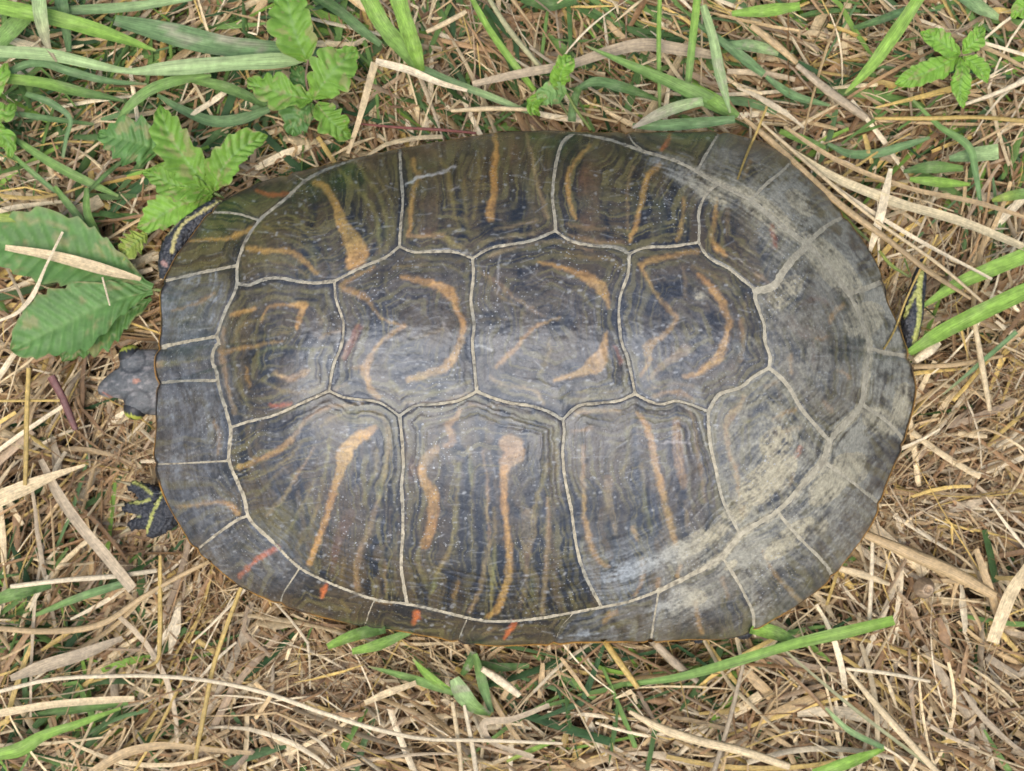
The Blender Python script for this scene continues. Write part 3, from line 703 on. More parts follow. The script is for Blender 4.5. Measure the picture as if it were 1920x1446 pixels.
# grid vertices just outside the outline are pulled onto it
SXg, SYg = GX.copy(), GY.copy()
near = (~INS) & (np.roll(INS, 1, 0) | np.roll(INS, -1, 0) | np.roll(INS, 1, 1) | np.roll(INS, -1, 1)
        | np.roll(np.roll(INS, 1, 0), 1, 1) | np.roll(np.roll(INS, 1, 0), -1, 1) | np.roll(np.roll(INS, -1, 0), 1, 1) | np.roll(np.roll(INS, -1, 0), -1, 1))
ii, jj = np.where(near)
for i, j in zip(ii, jj):
    k = np.argmin((outp[:, 0] - GX[i, j]) ** 2 + (outp[:, 1] - GY[i, j]) ** 2)
    SXg[i, j], SYg[i, j] = outp[k]
    ZS[i, j] = ZR - 0.0004
    Z0[i, j] = ZR - 0.0004
OK = INS | near
VW = Pw(SXg, SYg, ZS)

root_loc = Pw(1000, 723, 0)
turtle = bpy.data.objects.new("turtle", None)
turtle.location = root_loc
turtle.empty_display_size = 0.05
COL.objects.link(turtle)
tag(turtle, "dark turtle with cream-seamed, orange-striped shell sitting on dry straw", "turtle")

# base of the carapace: the pale seam layer just under the scutes
b = slice(None, None, 2)
bidx = np.cumsum(OK[b, b].ravel()).reshape(OK[b, b].shape) - 1
VB = Pw(SXg[b, b], SYg[b, b], Z0[b, b] - 0.00015 - 0.0012 * sstep(1.6, 4.0, DN[b, b]) + umb[b, b])[OK[b, b]] - root_loc
okb = OK[b, b]
cell = okb[:-1, :-1] & okb[1:, :-1] & okb[:-1, 1:] & okb[1:, 1:]
FB = np.stack([bidx[1:, :-1][cell], bidx[1:, 1:][cell], bidx[:-1, 1:][cell], bidx[:-1, :-1][cell]], -1)
sg = fbm(GX[b, b] / 7, GY[b, b] / 7, 700, 3)[..., None]; sl_ = fbm(GX[b, b] / 60, GY[b, b] / 60, 710, 3)[..., None]
sc_ = np.array([0.54, 0.465, 0.32]) * (1 - sstep(.45, .7, sl_)) + np.array([0.42, 0.385, 0.29]) * sstep(.45, .7, sl_)
sc_ = sc_ * (0.50 + .56 * sg)
crk = sstep(.60, .72, fbm(GX[b, b] / 5, GY[b, b] / 5, 720, 2))[..., None] * .6
sc_ = sc_ * (1 - crk) + np.array([.07, .06, .05]) * crk
rg = sstep(1250, 1450, GX[b, b])[..., None]
sc_ = sc_ * (1 - rg) + np.array([0.46, 0.405, 0.285]) * (.6 + .5 * sg) * rg
carapace = link("carapace", mesh_np("carapace", VB, FB, M_SEAM, {"tint": sc_[OK[b, b]]}), turtle)

cell = OK[:-1, :-1] & OK[1:, :-1] & OK[:-1, 1:] & OK[1:, 1:]
clab = LAB[:-1, :-1]
gi = np.arange(GX.size).reshape(GX.shape)
for k in range(1, len(SEEDS) + 1):
    c = cell & (clab == k)
    if c.sum() < 4: continue
    F = np.stack([gi[1:, :-1][c], gi[1:, 1:][c], gi[:-1, 1:][c], gi[:-1, :-1][c]], -1)
    u, inv = np.unique(F, return_inverse=True)
    V = VW.reshape(-1, 3)[u] - root_loc
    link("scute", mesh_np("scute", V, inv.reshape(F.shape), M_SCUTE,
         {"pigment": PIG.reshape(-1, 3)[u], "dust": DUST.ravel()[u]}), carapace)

# rim and underside
nrm = np.stack([np.roll(outp[:, 1], -1) - np.roll(outp[:, 1], 1), -(np.roll(outp[:, 0], -1) - np.roll(outp[:, 0], 1))], -1)
nrm /= np.linalg.norm(nrm, axis=1)[:, None]
cen = outp.mean(0)
if ((outp - cen) * nrm).sum() < 0: nrm = -nrm
n_o = len(outp)
ph = np.arange(n_o)
bul = 1.2 + 2.6 * vnoise(ph / 22.0, ph * 0 + .5, 170) ** 1.5
topm = sstep(0.2, -0.6, nrm[:, 1])
bul = bul * (1 - 0.7 * topm)
rows = []
prof = [(0.0, 0.0006), (0.75, -0.0004), (1.0, -0.0012), (0.6, -0.0024), (-3.0, -0.0035)]
for f, dz in prof:
    q = outp + nrm * (bul * f)[:, None] if f > -1 else outp + nrm * (-6)
    if f == 0.0: q = outp - nrm * 1.0
    rows.append(Pw(q[:, 0], q[:, 1], ZR + dz))
for sc, z in ((0.90, 0.022), (0.82, 0.013), (0.45, 0.0125), (0.0, 0.012)):
    q = cen + (outp - cen) * sc
    rows.append(Pw(q[:, 0], q[:, 1], np.full(n_o, z)))
VR = np.concatenate(rows) - root_loc
FR = []
for r in range(len(rows) - 1):
    a = np.arange(n_o) + r * n_o; bq = np.roll(np.arange(n_o), -1) + r * n_o
    FR.append(np.stack([a, bq, bq + n_o, a + n_o], -1))
FR = np.concatenate(FR)
cn = vnoise(ph / 9.0, ph * 0 + 3.5, 171)
og = np.array([0.42, 0.20, 0.03]); dk = np.array([0.03, 0.025, 0.02])
rc = []
for r in range(len(rows)):
    w_ = sstep(0.30, 0.55, cn)[:, None] if r < 5 else np.ones((n_o, 1))
    if r == 0: w_ = w_ * 0.0
    rc.append(dk * (1 - w_) + og * w_)
link("shell_rim", mesh_np("shell_rim", VR, FR, M_RIM, {"tint": np.concatenate(rc)}), turtle)
# ------------------------------------------------------------------ turtle: skin (one continuous mesh)
def px_of(V):
    k = S0 * (1 - V[:, 2] / H)
    return CX + V[:, 0] / k, CY - V[:, 1] / k

def uv_ball(c, r, n=10, sz=1.0):
    th = np.linspace(0, math.pi, n + 1); phi = np.linspace(0, 2 * math.pi, 2 * n, endpoint=False)
    T_, P_ = np.meshgrid(th, phi, indexing='ij')
    V = np.stack([r * np.sin(T_) * np.cos(P_), r * np.sin(T_) * np.sin(P_), r * sz * np.cos(T_)], -1).reshape(-1, 3) + c
    m = 2 * n
    F = []
    for i in range(n):
        for j in range(m):
            F.append((i * m + j, (i + 1) * m + j, (i + 1) * m + (j + 1) % m, i * m + (j + 1) % m))
    return V, np.array(F)

BODY = [
 [(560,715,.026,70),(420,715,.024,54),(300,714,.0245,48),(268,714,.0262,40),(240,717,.0262,33),(216,723,.0255,24),(202,728,.0245,18),(195,731,.0235,13)],
 [(300,690,.025,36),(264,683,.0265,29),(250,680,.0268,26)], [(300,745,.025,36),(266,749,.0265,29),(259,752,.0268,27)],
 [(520,860,.026,70),(420,905,.022,42),(350,938,.021,36),(312,950,.0205,32),(288,955,.0195,26)],
 [(298,932,.0205,20),(268,919,.0205,15),(250,912,.0195,12)], [(290,950,.0205,18),(258,951,.0205,14),(238,952,.0195,11)],
 [(294,968,.0205,20),(266,979,.0205,14),(248,985,.0195,11)], [(312,972,.0205,24),(294,992,.0205,15),(284,1000,.0195,11)],
 [(560,560,.026,70),(470,450,.025,34),(432,394,.028,16),(408,388,.0295,15),(368,414,.0295,19),(334,448,.0295,22),(316,490,.0285,20),(309,514,.0275,12)],
 [(1500,650,.025,60),(1660,645,.023,26),(1704,640,.0265,15),(1709,605,.0285,20),(1717,557,.0285,18),(1726,512,.028,12),(1730,488,.0275,6)],
 [(1340,1000,.024,60),(1380,1150,.022,30),(1394,1180,.022,20)], [(1290,1020,.024,50),(1308,1190,.021,17)],
 [(560,715,.027,90),(1000,715,.028,110),(1500,660,.027,80)], [(560,715,.027,80),(520,860,.026,70)], [(560,715,.027,80),(560,560,.026,70)],
 [(1400,690,.027,80),(1340,1000,.024,60)], [(1400,690,.027,80),(1290,1020,.024,50)],
]
bv, bf, off = [], [], 0
for path in BODY:
    pa = np.array(path, float)
    L_ = np.linalg.norm(np.diff(pa[:, :2], axis=0), axis=1).sum()
    cp = catmull(pa, int(max(4, L_ / 7)))
    for x, y, z, r in cp:
        rr = r * S0 * (1 - z / H)
        V, F = uv_ball(Pw(x, y, z), rr, 9, 0.8 if r < 50 else min(0.8, 0.0085 / rr))
        bv.append(V); bf.append(F + off); off += len(V)
me0 = mesh_np("body_raw", np.concatenate(bv), np.concatenate(bf))
tmp = bpy.data.objects.new("body_raw", me0); COL.objects.link(tmp)
rm = tmp.modifiers.new("r", 'REMESH'); rm.mode = 'VOXEL'; rm.voxel_size = 0.0006
sm = tmp.modifiers.new("s", 'SMOOTH'); sm.iterations = 9; sm.factor = 0.5
dg = bpy.context.evaluated_depsgraph_get()
ev = tmp.evaluated_get(dg)
em = ev.to_mesh()
V = np.empty(len(em.vertices) * 3, np.float32); em.vertices.foreach_get("co", V); V = V.reshape(-1, 3).astype(float)
N_ = np.empty(len(em.vertices) * 3, np.float32); em.vertices.foreach_get("normal", N_); N_ = N_.reshape(-1, 3)
Fq = np.array([list(p.vertices) for p in em.polygons if len(p.vertices) == 4], np.int32)
ev.to_mesh_clear()
bpy.data.objects.remove(tmp, do_unlink=True)
bx_, by_ = px_of(V)
# scaly relief on limbs
head = (bx_ < 330) & (by_ > 620) & (by_ < 810)
sc = np.abs(fbm(bx_ / 5.0, by_ / 5.0 + V[:, 2] * 900, 200, 2) - 0.5) * 2
amp = np.where(head, 0.00012, 0.0011) * (1 - 0.6 * ((bx_ > 1650) | (by_ < 540)))
V = V + N_ * ((sc - 0.3) * amp)[:, None]
bt = np.array([0.026, 0.027, 0.030]) * (0.6 + 0.9 * fbm(bx_ / 6, by_ / 6, 210, 3))[:, None]
mott = sstep(0.46, 0.72, fbm(bx_ / 11, by_ / 6, 220, 3))[:, None] * head[:, None]
bt = np.where(head[:, None], np.array([0.085, 0.087, 0.083]) * (0.75 + 0.5 * fbm(bx_ / 10, by_ / 10, 225, 3))[:, None], bt)
lid = np.minimum(np.abs(np.hypot(bx_ - 247, by_ - 674) - 25), np.abs(np.hypot(bx_ - 258, by_ - 758) - 26))
onlid = (np.hypot(bx_ - 247, by_ - 674) < 25) | (np.hypot(bx_ - 258, by_ - 758) < 26)
mott = mott * np.where(onlid, .55, 1.0)[:, None]
bt = bt * (1 - 0.42 * mott) + np.array([0.36, 0.32, 0.29]) * 0.42 * mott
lr = ((1 - sstep(1.0, 4.0, lid)) * head * .6)[:, None]
bt = bt * (1 - lr) + np.array([0.012, 0.013, 0.014]) * lr
YG = (0.38, 0.38, 0.10)
for c, al, pts in [(YG,1,[(238,901,5),(262,908,6),(284,926,5)]),(YG,.9,[(228,937,4),(255,943,5),(280,936,5)]),(YG,1,[(305,922,4),(289,955,6),(274,998,6)]),(YG,.6,[(243,970,3),(262,968,3)]),
   ((.42,.36,.13),.95,[(412,376,5),(372,400,6),(342,420,6),(328,445,7),(322,472,6)]),((.35,.30,.14),.7,[(396,366,3),(352,398,3),(312,440,3)]),((.30,.27,.14),.8,[(293,480,4),(296,515,4)]),
   (YG,1,[(1731,493,8),(1723,545,10),(1724,590,8),(1714,642,9)]),(YG,.9,[(1716,548,6),(1704,574,7),(1696,592,8)]),
   ((.36,.13,.08),.8,[(192,735,2.5),(207,744,2.5),(222,752,2.5)]),((.50,.45,.05),1,[(235,783,4),(254,790,4),(270,787,4)]),((.5,.1,.04),.9,[(281,783,9),(287,783,8)]),
   ((.16,.15,.06),.8,[(216,662,3),(232,650,3),(250,646,3)]),((.42,.18,.10),.7,[(253,714,10),(258,713,8)]),((.3,.3,.12),.8,[(275,792,4),(292,802,4)]),((.45,.25,.2),.6,[(305,492,10),(310,497,8)])]:
    cp = catmull(np.array(pts, float), 16)
    best = np.full(len(V), 99.0)
    xx = bx_ + (sc - .4) * 3; yy = by_ + (sc - .4) * 3
    for (ax, ay, aw), (qx, qy, qw) in zip(cp[:-1], cp[1:]):
        vx, vy = qx - ax, qy - ay
        t = np.clip(((xx - ax) * vx + (yy - ay) * vy) / (vx * vx + vy * vy + 1e-9), 0, 1)
        best = np.minimum(best, np.hypot(xx - ax - t * vx, yy - ay - t * vy) - (aw + (qw - aw) * t) / 2)
    a = ((1 - sstep(-1.2, 1.2, best)) * al)[:, None]
    bt = bt * (1 - a) + np.array(c) * a
body = link("body", mesh_np("body", V - root_loc, Fq, M_SKIN, {"tint": bt, "scaly": np.where(head, .12, .85)}), turtle)

def eye(x, y, z, r, sgn):
    c = Pw(x, y, z) - root_loc
    rr = r * S0 * 0.95
    V, F = uv_ball(c, rr, 12)
    d = (V - c) / rr
    dirn = np.array([-0.25, -sgn * 0.95, 0.15]); dirn /= np.linalg.norm(dirn)
    q = d @ dirn
    t = np.where(q[:, None] > 0.93, np.array([[0.005, 0.005, 0.005]]), np.where(q[:, None] > 0.62, np.array([[0.35, 0.36, 0.05]]), np.array([[0.02, 0.02, 0.02]])))
    link("eye", mesh_np("eye", V, F, M_RIM, {"tint": t}), body)
eye(245, 668, 0.0262, 22, -1)
eye(254, 766, 0.0262, 22, 1)

def claw(x0, y0, x1, y1, w):
    cp = catmull(np.array([(x0, y0, .0205), ((x0+x1)/2, (y0+y1)/2, .0212), (x1, y1, .0190)]), 7)
    ring = []
    for i, (x, y, z) in enumerate(cp):
        r = w * S0 * (1 - i / 6.3) * 0.5
        th = np.linspace(0, 2*math.pi, 8, endpoint=False)
        d = np.array([x1 - x0, -(y1 - y0), 0.0]); d /= np.linalg.norm(d)
        s = np.array([-d[1], d[0], 0])
        ring.append(Pw(x, y, z) + r * (np.cos(th)[:, None] * s + np.sin(th)[:, None] * np.array([0, 0, 1])))
    V = np.concatenate(ring) - root_loc
    F = [(i*8+j, i*8+(j+1) % 8, (i+1)*8+(j+1) % 8, (i+1)*8+j) for i in range(6) for j in range(8)]
    link("claw", mesh_np("claw", V, np.array(F), M_RIM, {"tint": np.tile([[0.26, 0.21, 0.11]], (len(V), 1))}), body)
claw(246, 908, 220, 902, 9); claw(234, 945, 206, 950, 9); claw(234, 962, 208, 972, 9); claw(244, 990, 222, 1004, 10)

# ------------------------------------------------------------------ blades, stalks and leaves
def lift(x, y, z):
    """keep anything lying over the shell on top of it"""
    m = inside(x, y, outp)
    zz = dome(np.clip(x, 284, 1724), np.clip(y, 238, 1220)) + 0.0012
    return np.where(m, np.maximum(z, zz), z)

def ribbon_mesh(name, pts, z, tint, tint2=None, fold=0.35, nseg=22, twist=0.0, mat=None, seed=0, tube=False, over=False, blot=0.0):
    """pts (x, y, width px); z: list of heights along it"""
    p = catmull(np.array(pts, float), nseg)
    t = np.linspace(0, 1, nseg)
    zz = np.interp(t, np.linspace(0, 1, len(z)), z)
    zz = zz + (fbm(t * 5 + seed * 3.7, t * 0 + seed, 300, 2) - .5) * 0.0015
    if over: zz = lift(p[:, 0], p[:, 1], zz)
    C = Pw(p[:, 0], p[:, 1], zz)
    w = np.maximum(p[:, 2] * (1.0 if tube else 1.12), 0.4) * S0 * (1 - zz / H) * (0.94 + 0.12 * vnoise(t * 9 + seed, t * 0 + 2.5, 310))
    d = np.gradient(C, axis=0); d /= np.linalg.norm(d, axis=1)[:, None]
    upv = np.array([0, 0, 1.0])
    s = np.cross(upv, d); s /= np.linalg.norm(s, axis=1)[:, None] + 1e-9
    u = np.cross(d, s)
    tw = twist * (t - 0.5) + (vnoise(t * 3 + seed * 1.3, t * 0 + .5, 320) - .5) * 0.5
    s2 = s * np.cos(tw)[:, None] + u * np.sin(tw)[:, None]
    u2 = -s * np.sin(tw)[:, None] + u * np.cos(tw)[:, None]
    tint = np.array(tint, float); tint2 = tint if tint2 is None else np.array(tint2, float)
    if tube:
        k = 7
        th = np.linspace(0, 2 * math.pi, k, endpoint=False)
        V = C[:, None] + 0.5 * w[:, None, None] * (np.cos(th)[None, :, None] * s2[:, None] + 0.55 * np.sin(th)[None, :, None] * u2[:, None])
        ac = np.tile(np.cos(th) * 1.0, nseg)
        idx = np.arange(nseg * k).reshape(nseg, k)
        F = np.stack([idx[:-1], np.roll(idx, -1, 1)[:-1], np.roll(idx, -1, 1)[1:], idx[1:]], -1).reshape(-1, 4)
    else:
        k = 5
        a = np.linspace(-1, 1, k)
        V = C[:, None] + 0.5 * w[:, None, None] * (a[None, :, None] * s2[:, None] + fold * (np.abs(a) ** 1.3)[None, :, None] * u2[:, None])
        ac = np.tile(a, nseg)
        idx = np.arange(nseg * k).reshape(nseg, k)
        F = np.stack([idx[:-1, :-1], idx[:-1, 1:], idx[1:, 1:], idx[1:, :-1]], -1).reshape(-1, 4)
    V = V.reshape(-1, 3)
    tt = np.repeat(t, k)
    mixf = sstep(0.0, 1.0, tt)[:, None]
    nz = 0.8 + 0.4 * fbm(tt * 12 + seed, ac * 1.5 + seed * .7, 330, 3)
    col = (tint * (1 - mixf) + tint2 * mixf) * nz[:, None]
    if not tube and mat is M_GRASS:
        rib = np.exp(-(ac / .22) ** 2)[:, None]
        col = col * (1 + .28 * rib) * (1 - .12 * (np.abs(ac) > .9))[:, None]
        thin = np.repeat(1 - sstep(2.0, 7.0, p[:, 2]), k)[:, None] * .7
        col = col * (1 - thin) + np.array([.38, .30, .16]) * thin
    if blot > 0:
        bl = sstep(0.58, 0.70, fbm(tt * 9 + seed * 2.1, ac * 1.2 + seed, 340, 3))[:, None] * blot
        col = col * (1 - bl) + np.array([0.42, 0.36, 0.26]) * bl
    org = np.array([*C[nseg // 2][:2], 0.0])
    return mesh_np(name, V - org, F, mat, {"tint": col, "across": ac + seed * 7.3, "along": tt * 3 + seed * 3.1}), org

G_B = (0.23, 0.38, 0.06)   # bright
G_M = (0.175, 0.29, 0.07)   # mid
G_D = (0.085, 0.155, 0.04) # deep
G_L = (0.33, 0.44, 0.18)    # pale
G_U = (0.145, 0.24, 0.09)  # bluish
G_Y = (0.28, 0.35, 0.06)    # yellowish
GREENS = [
 # label, tint, tint2, z list, pts, extra
 ("pale green grass blade with a bend, running in from the left edge near the top", G_L, G_L, [.031,.030,.029,.031], [(-14,96,19),(100,104,20),(180,122,16),(245,134,10),(300,130,22),(430,120,24),(560,113,16),(579,112,3)]),
 ("bright green blade slanting down from the top left corner", G_B, G_B, [.028,.027,.024], [(-14,10,24),(60,25,26),(150,48,26),(220,70,20),(292,95,4)]),
 ("bright green blade just below the bent pale blade at upper left", G_B, G_D, [.024,.025,.023], [(-14,145,18),(80,156,18),(150,172,17),(232,189,5)]),
 ("broad blue-green blade with grey blotches at upper left", G_U, G_U, [.021,.022,.021], [(215,38,18),(300,58,34),(430,88,34),(530,96,30),(600,98,10)]),
 ("arched green blade curving down onto the toothed leaf at upper left", G_M, G_M, [.026,.029,.026], [(215,238,4),(240,202,14),(280,170,19),(330,152,18),(396,142,6)]),
 ("pale grey-green blade hanging from the top edge, tip withered", G_L, (.35,.28,.17), [.034,.032,.030], [(72,-10,24),(80,50,22),(92,92,9),(106,116,3)]),
 ("narrow bluish blade hanging from the top edge beside the pale grey-green one", G_U, G_U, [.024,.023,.020], [(113,-10,22),(122,40,18),(130,97,9)]),
 ("wide green blade cut by the left edge above the bent pale blade", G_M, G_M, [.022,.024,.022], [(-10,85,30),(25,52,32),(62,14,24)]),
 ("thin arched bluish blade under the bent pale blade, from the left edge", G_U, G_U, [.022,.026,.022], [(-8,168,12),(25,132,13),(70,118,13),(130,134,14),(200,152,11),(275,158,3)]),
 ("bluish blade dipping below the five-lobed weed at upper left", G_U, G_U, [.022,.021,.022], [(295,178,6),(340,205,14),(400,228,19),(450,224,18),(505,205,10)]),
 ("green blade reaching the five-lobed weed from the left", G_M, G_D, [.023,.022,.021], [(360,148,14),(430,166,18),(500,198,12)]),
 ("flat bluish blade along the top edge at upper left", G_U, G_L, [.022,.022,.021], [(86,20,12),(170,18,16),(260,12,16),(360,-4,12)]),
 ("olive blade slanting across the straw below the left edge weed", G_M, G_M, [.021,.022,.020], [(18,254,8),(100,308,15),(170,344,14),(222,368,5)]),
 ("kinked thin bluish blade at left, bent like an elbow", G_U, G_U, [.021,.026,.021], [(48,176,9),(100,196,12),(132,224,8),(124,260,7),(118,296,5)]),
 ("thin flat bluish blade meeting the elbow-bent blade at left", G_U, G_D, [.020,.021,.020], [(28,213,9),(100,224,10),(176,233,5)]),
 ("narrow green blade pointing down right at the left edge below the olive blade", G_M, G_U, [.021,.022,.020], [(18,286,6),(64,326,9),(114,368,6)]),
 ("thin dark blade leaning left above the large toothed leaf", G_D, G_D, [.020,.024,.020], [(246,290,5),(200,326,8),(160,364,5)]),
 ("yellow-green blade lying across the top of the large toothed leaf", G_Y, G_B, [.027,.028,.025], [(-10,408,14),(60,412,14),(130,424,20),(180,452,10),(214,474,4)]),
 ("slim green blade dropping beside the large toothed leaf", G_M, G_M, [.023,.026,.022], [(162,352,7),(165,402,14),(180,436,13),(194,460,4)]),
 ("thin green blade crossing the slim one beside the large toothed leaf", G_M, G_U, [.022,.024,.022], [(102,350,8),(140,398,13),(168,432,9)]),
 ("broad bright green blade leaning down from the top edge, left one of the pair", G_B, G_M, [.033,.031,.024], [(686,-12,28),(720,50,28),(760,98,24),(786,134,8)]),
 ("broad bright green blade leaning down from the top edge, right one of the pair", G_B, G_B, [.034,.032,.025], [(743,-12,28),(760,40,27),(776,88,25),(790,134,12)]),
 ("dark bluish blade slanting from the top edge right of the lobed leaf", G_D, G_U, [.022,.023,.021], [(590,-10,18),(640,24,18),(680,58,16),(714,84,10)]),
 ("long thin green stem with pale sheath slanting down from the top edge", G_B, G_B, [.030,.028,.022], [(880,-10,9),(920,60,11),(962,118,12),(1002,170,9)]),
 ("bluish-green blade along the top of the shell, left of centre", G_U, G_L, [.024,.024,.022], [(784,128,16),(862,160,13),(930,186,12),(990,210,8)]),
 ("tapering green blade whose fine tip points left above the shell", G_M, G_M, [.030,.031,.027], [(1098,86,3),(1180,122,13),(1250,152,20),(1320,186,28),(1366,210,18)]),
 ("arched bluish blade behind the shell's top edge, right of the small bright shoot", G_U, G_D, [.022,.029,.022], [(1084,166,9),(1112,154,15),(1160,162,18),(1235,188,5)]),
 ("short upright bluish blade behind the shell's top edge beside the small bright shoot", G_D, G_U, [.029,.027,.024], [(1086,164,11),(1076,190,14),(1072,228,13)]),
 ("pale frayed blade lying on the shell's top edge", G_L, (.40,.34,.24), [.031,.034,.036], [(1318,190,14),(1280,198,19),(1232,216,18),(1186,240,5)]),
 ("flat bluish blade along the shell's top edge right of centre", G_U, G_U, [.034,.034,.034], [(1186,236,8),(1230,236,17),(1300,232,19),(1378,224,12)]),
 ("thin upright green stem crossing the straw above the shell", G_B, G_M, [.033,.030,.024], [(1237,-10,7),(1235,80,8),(1237,204,5)]),
 ("narrow green blade hanging from the top edge right of the thin stem", G_B, G_M, [.032,.030,.025], [(1308,-10,13),(1298,80,13),(1289,164,11)]),
 ("pale striped blade with curled papery edge above the shell's right half", G_L, G_L, [.029,.029,.031], [(1318,10,12),(1336,70,16),(1350,140,18),(1369,212,4)]),
 ("bluish blade slanting through the straw at upper right", G_U, G_U, [.026,.025,.022], [(1300,40,8),(1360,84,14),(1404,118,18),(1432,140,12)]),
 ("short bluish blade with pale tip at upper right of the striped blade", G_U, G_L, [.024,.024,.022], [(1356,84,8),(1405,86,20),(1460,98,14)]),
 ("long bright tapering blade leaning down from the top edge at upper right", G_B, G_B, [.036,.033,.024], [(1724,-6,20),(1680,60,22),(1630,128,18),(1584,176,3)]),
 ("bluish blade dipping into straw below the short pale-tipped blade", G_U, G_U, [.022,.020,.021], [(1436,144,8),(1480,176,15),(1556,198,5)]),
 ("green blade base where three blades meet above the shell", G_B, G_M, [.026,.029,.031], [(1296,158,8),(1345,192,22),(1384,218,10)]),
 ("bow-shaped bluish blade in the straw right of the shell's shoulder", G_U, G_U, [.022,.019,.023], [(1552,270,6),(1590,288,13),(1640,288,15),(1700,272,13),(1744,258,5)]),
 ("short green blade tucked under straw at the shell's upper right shoulder", G_B, G_M, [.022,.022,.020], [(1462,246,8),(1500,260,16),(1548,278,8)]),
 ("dark green short blade in the right hand straw, upper one of two", G_D, G_M, [.021,.023,.021], [(1694,322,6),(1740,314,20),(1806,316,10)]),
 ("light green short blade in the right hand straw, lower one of two", G_B, G_B, [.024,.025,.022], [(1706,336,8),(1760,342,17),(1820,346,5)]),
 ("thin jointed green stem bending down at the right side", G_M, G_U, [.026,.029,.026], [(1712,188,5),(1760,236,9),(1818,278,14),(1830,330,10),(1840,394,6)]),
 ("broad blunt bluish blade beside the jointed stem at the right side", G_U, G_L, [.023,.024,.023], [(1780,298,10),(1826,290,24),(1872,284,26)]),
 ("faded green blade near the right edge above the two broad bright blades", G_Y, G_M, [.022,.023,.022], [(1860,376,6),(1890,368,16),(1930,362,18)]),
 ("broad bright blade entering from the right edge, upper one of the pair", G_B, G_B, [.024,.028,.030], [(1724,578,5),(1790,536,20),(1860,504,25),(1934,474,26)]),
 ("broad bright blade entering from the right edge, lower one of the pair", G_B, G_B, [.030,.029,.031], [(1704,662,12),(1760,626,25),(1830,590,27),(1934,540,27)]),
 ("thin bluish blade slanting at the right edge below the broad pair", G_U, G_U, [.024,.027,.028], [(1768,740,3),(1830,688,7),(1906,622,8)]),
 ("hair-thin green stem beside the shell's upper right edge", G_Y, G_M, [.024,.025,.023], [(1558,372,5),(1596,420,6),(1630,452,4)]),
 ("curved thin green stem left of the turtle's tail", G_Y, G_M, [.022,.023,.022], [(1648,470,5),(1668,495,6),(1706,520,4)]),
 ("long bright green blade with pale joint below the shell's lower right", G_M, G_B, [.022,.029,.028], [(1176,1284,6),(1280,1268,14),(1380,1240,17),(1490,1207,18),(1600,1182,20),(1676,1163,16)]),
 ("broad green blade poking out under the shell's lower right edge", G_B, G_M, [.022,.024,.024], [(1408,1178,18),(1450,1186,24),(1498,1206,8)]),
 ("short cut green blade under the shell's bottom edge, upper of two", G_B, G_D, [.025,.024,.021], [(614,1213,10),(650,1196,18),(722,1176,20)]),
 ("short cut green blade under the shell's bottom edge, lower of two", G_B, G_M, [.024,.023,.022], [(660,1222,10),(700,1212,18),(770,1184,10)]),
 ("narrow green sprout below the shell, upright one of the pair", G_B, G_B, [.026,.024,.021], [(774,1236,3),(800,1264,13),(848,1298,10)]),
 ("narrow green sprout below the shell, flat one of the pair", G_M, G_M, [.023,.023,.021], [(690,1250,2),(760,1268,13),(810,1284,16),(850,1300,8)]),
 ("pale frosted blade stub below the shell's middle", G_L, G_M, [.026,.027,.022], [(852,1272,18),(866,1298,30),(888,1324,22),(920,1340,6)]),
 ("dark green blade under the bottom edge left of the pale frosted stub", G_D, G_M, [.022,.022,.020], [(888,1222,10),(880,1244,15),(866,1266,8)]),
 ("slim green blade pointing down below the shell's middle", G_M, G_U, [.023,.024,.020], [(890,1226,9),(906,1284,17),(922,1336,8)]),
 ("dark green blade lying flat below the shell's bottom edge", G_D, G_D, [.018,.019,.018], [(898,1242,8),(935,1250,14),(992,1248,9)]),
 ("folded bright blade at the lower left corner", G_B, G_B, [.026,.026,.023], [(-10,1416,18),(40,1404,24),(76,1382,18),(150,1356,13),(226,1328,5)]),
 ("dark green blade beneath straw at the lower left", G_D, G_M, [.019,.020,.019], [(56,1342,7),(140,1330,15),(240,1318,8)]),
 ("wide green blade at the left edge under dry stalks, lower left", G_M, G_D, [.022,.023,.020], [(-8,1126,16),(40,1108,24),(96,1098,10)]),
 ("slim green blade rising right through the straw at lower left", G_M, G_U, [.020,.021,.020], [(60,1156,6),(160,1116,14),(240,1092,12)]),
 ("bright green blade entering at the bottom edge, right side", G_B, G_B, [.027,.026,.021], [(1524,1452,20),(1600,1426,20),(1658,1404,6)]),
 ("small pale bluish blade above the bottom right green blade", G_L, G_U, [.026,.025,.022], [(1548,1328,5),(1590,1368,10),(1656,1402,9)]),
 ("long thread-thin pale green stem crossing the lower right straw", (.33,.33,.17), (.33,.33,.17), [.027,.029,.028], [(1460,1210,4),(1600,1328,6),(1770,1456,6)]),
 ("yellow-green blade tip near the bottom edge, right of the two upright stalks", G_Y, G_B, [.022,.023,.021], [(950,1428,5),(1000,1405,9),(1040,1390,5)]),
 ("bluish blade at the top edge right of the long tapering blade", G_U, G_L, [.023,.024,.022], [(1800,-8,16),(1835,14,24),(1872,34,12)]),
 ("dim green blade behind straw along the top edge at upper right", G_D, G_U, [.021,.022,.020], [(1600,52,6),(1650,38,14),(1700,18,12)]),
 ("green blade stub with white cut end near the top edge", G_B, G_B, [.025,.025,.023], [(1372,26,9),(1420,22,20),(1500,12,14)]),
 ("dark blade at the top edge above the shell's middle", G_D, G_D, [.020,.021,.020], [(980,-6,22),(1030,8,22),(1080,-4,20)]),
]
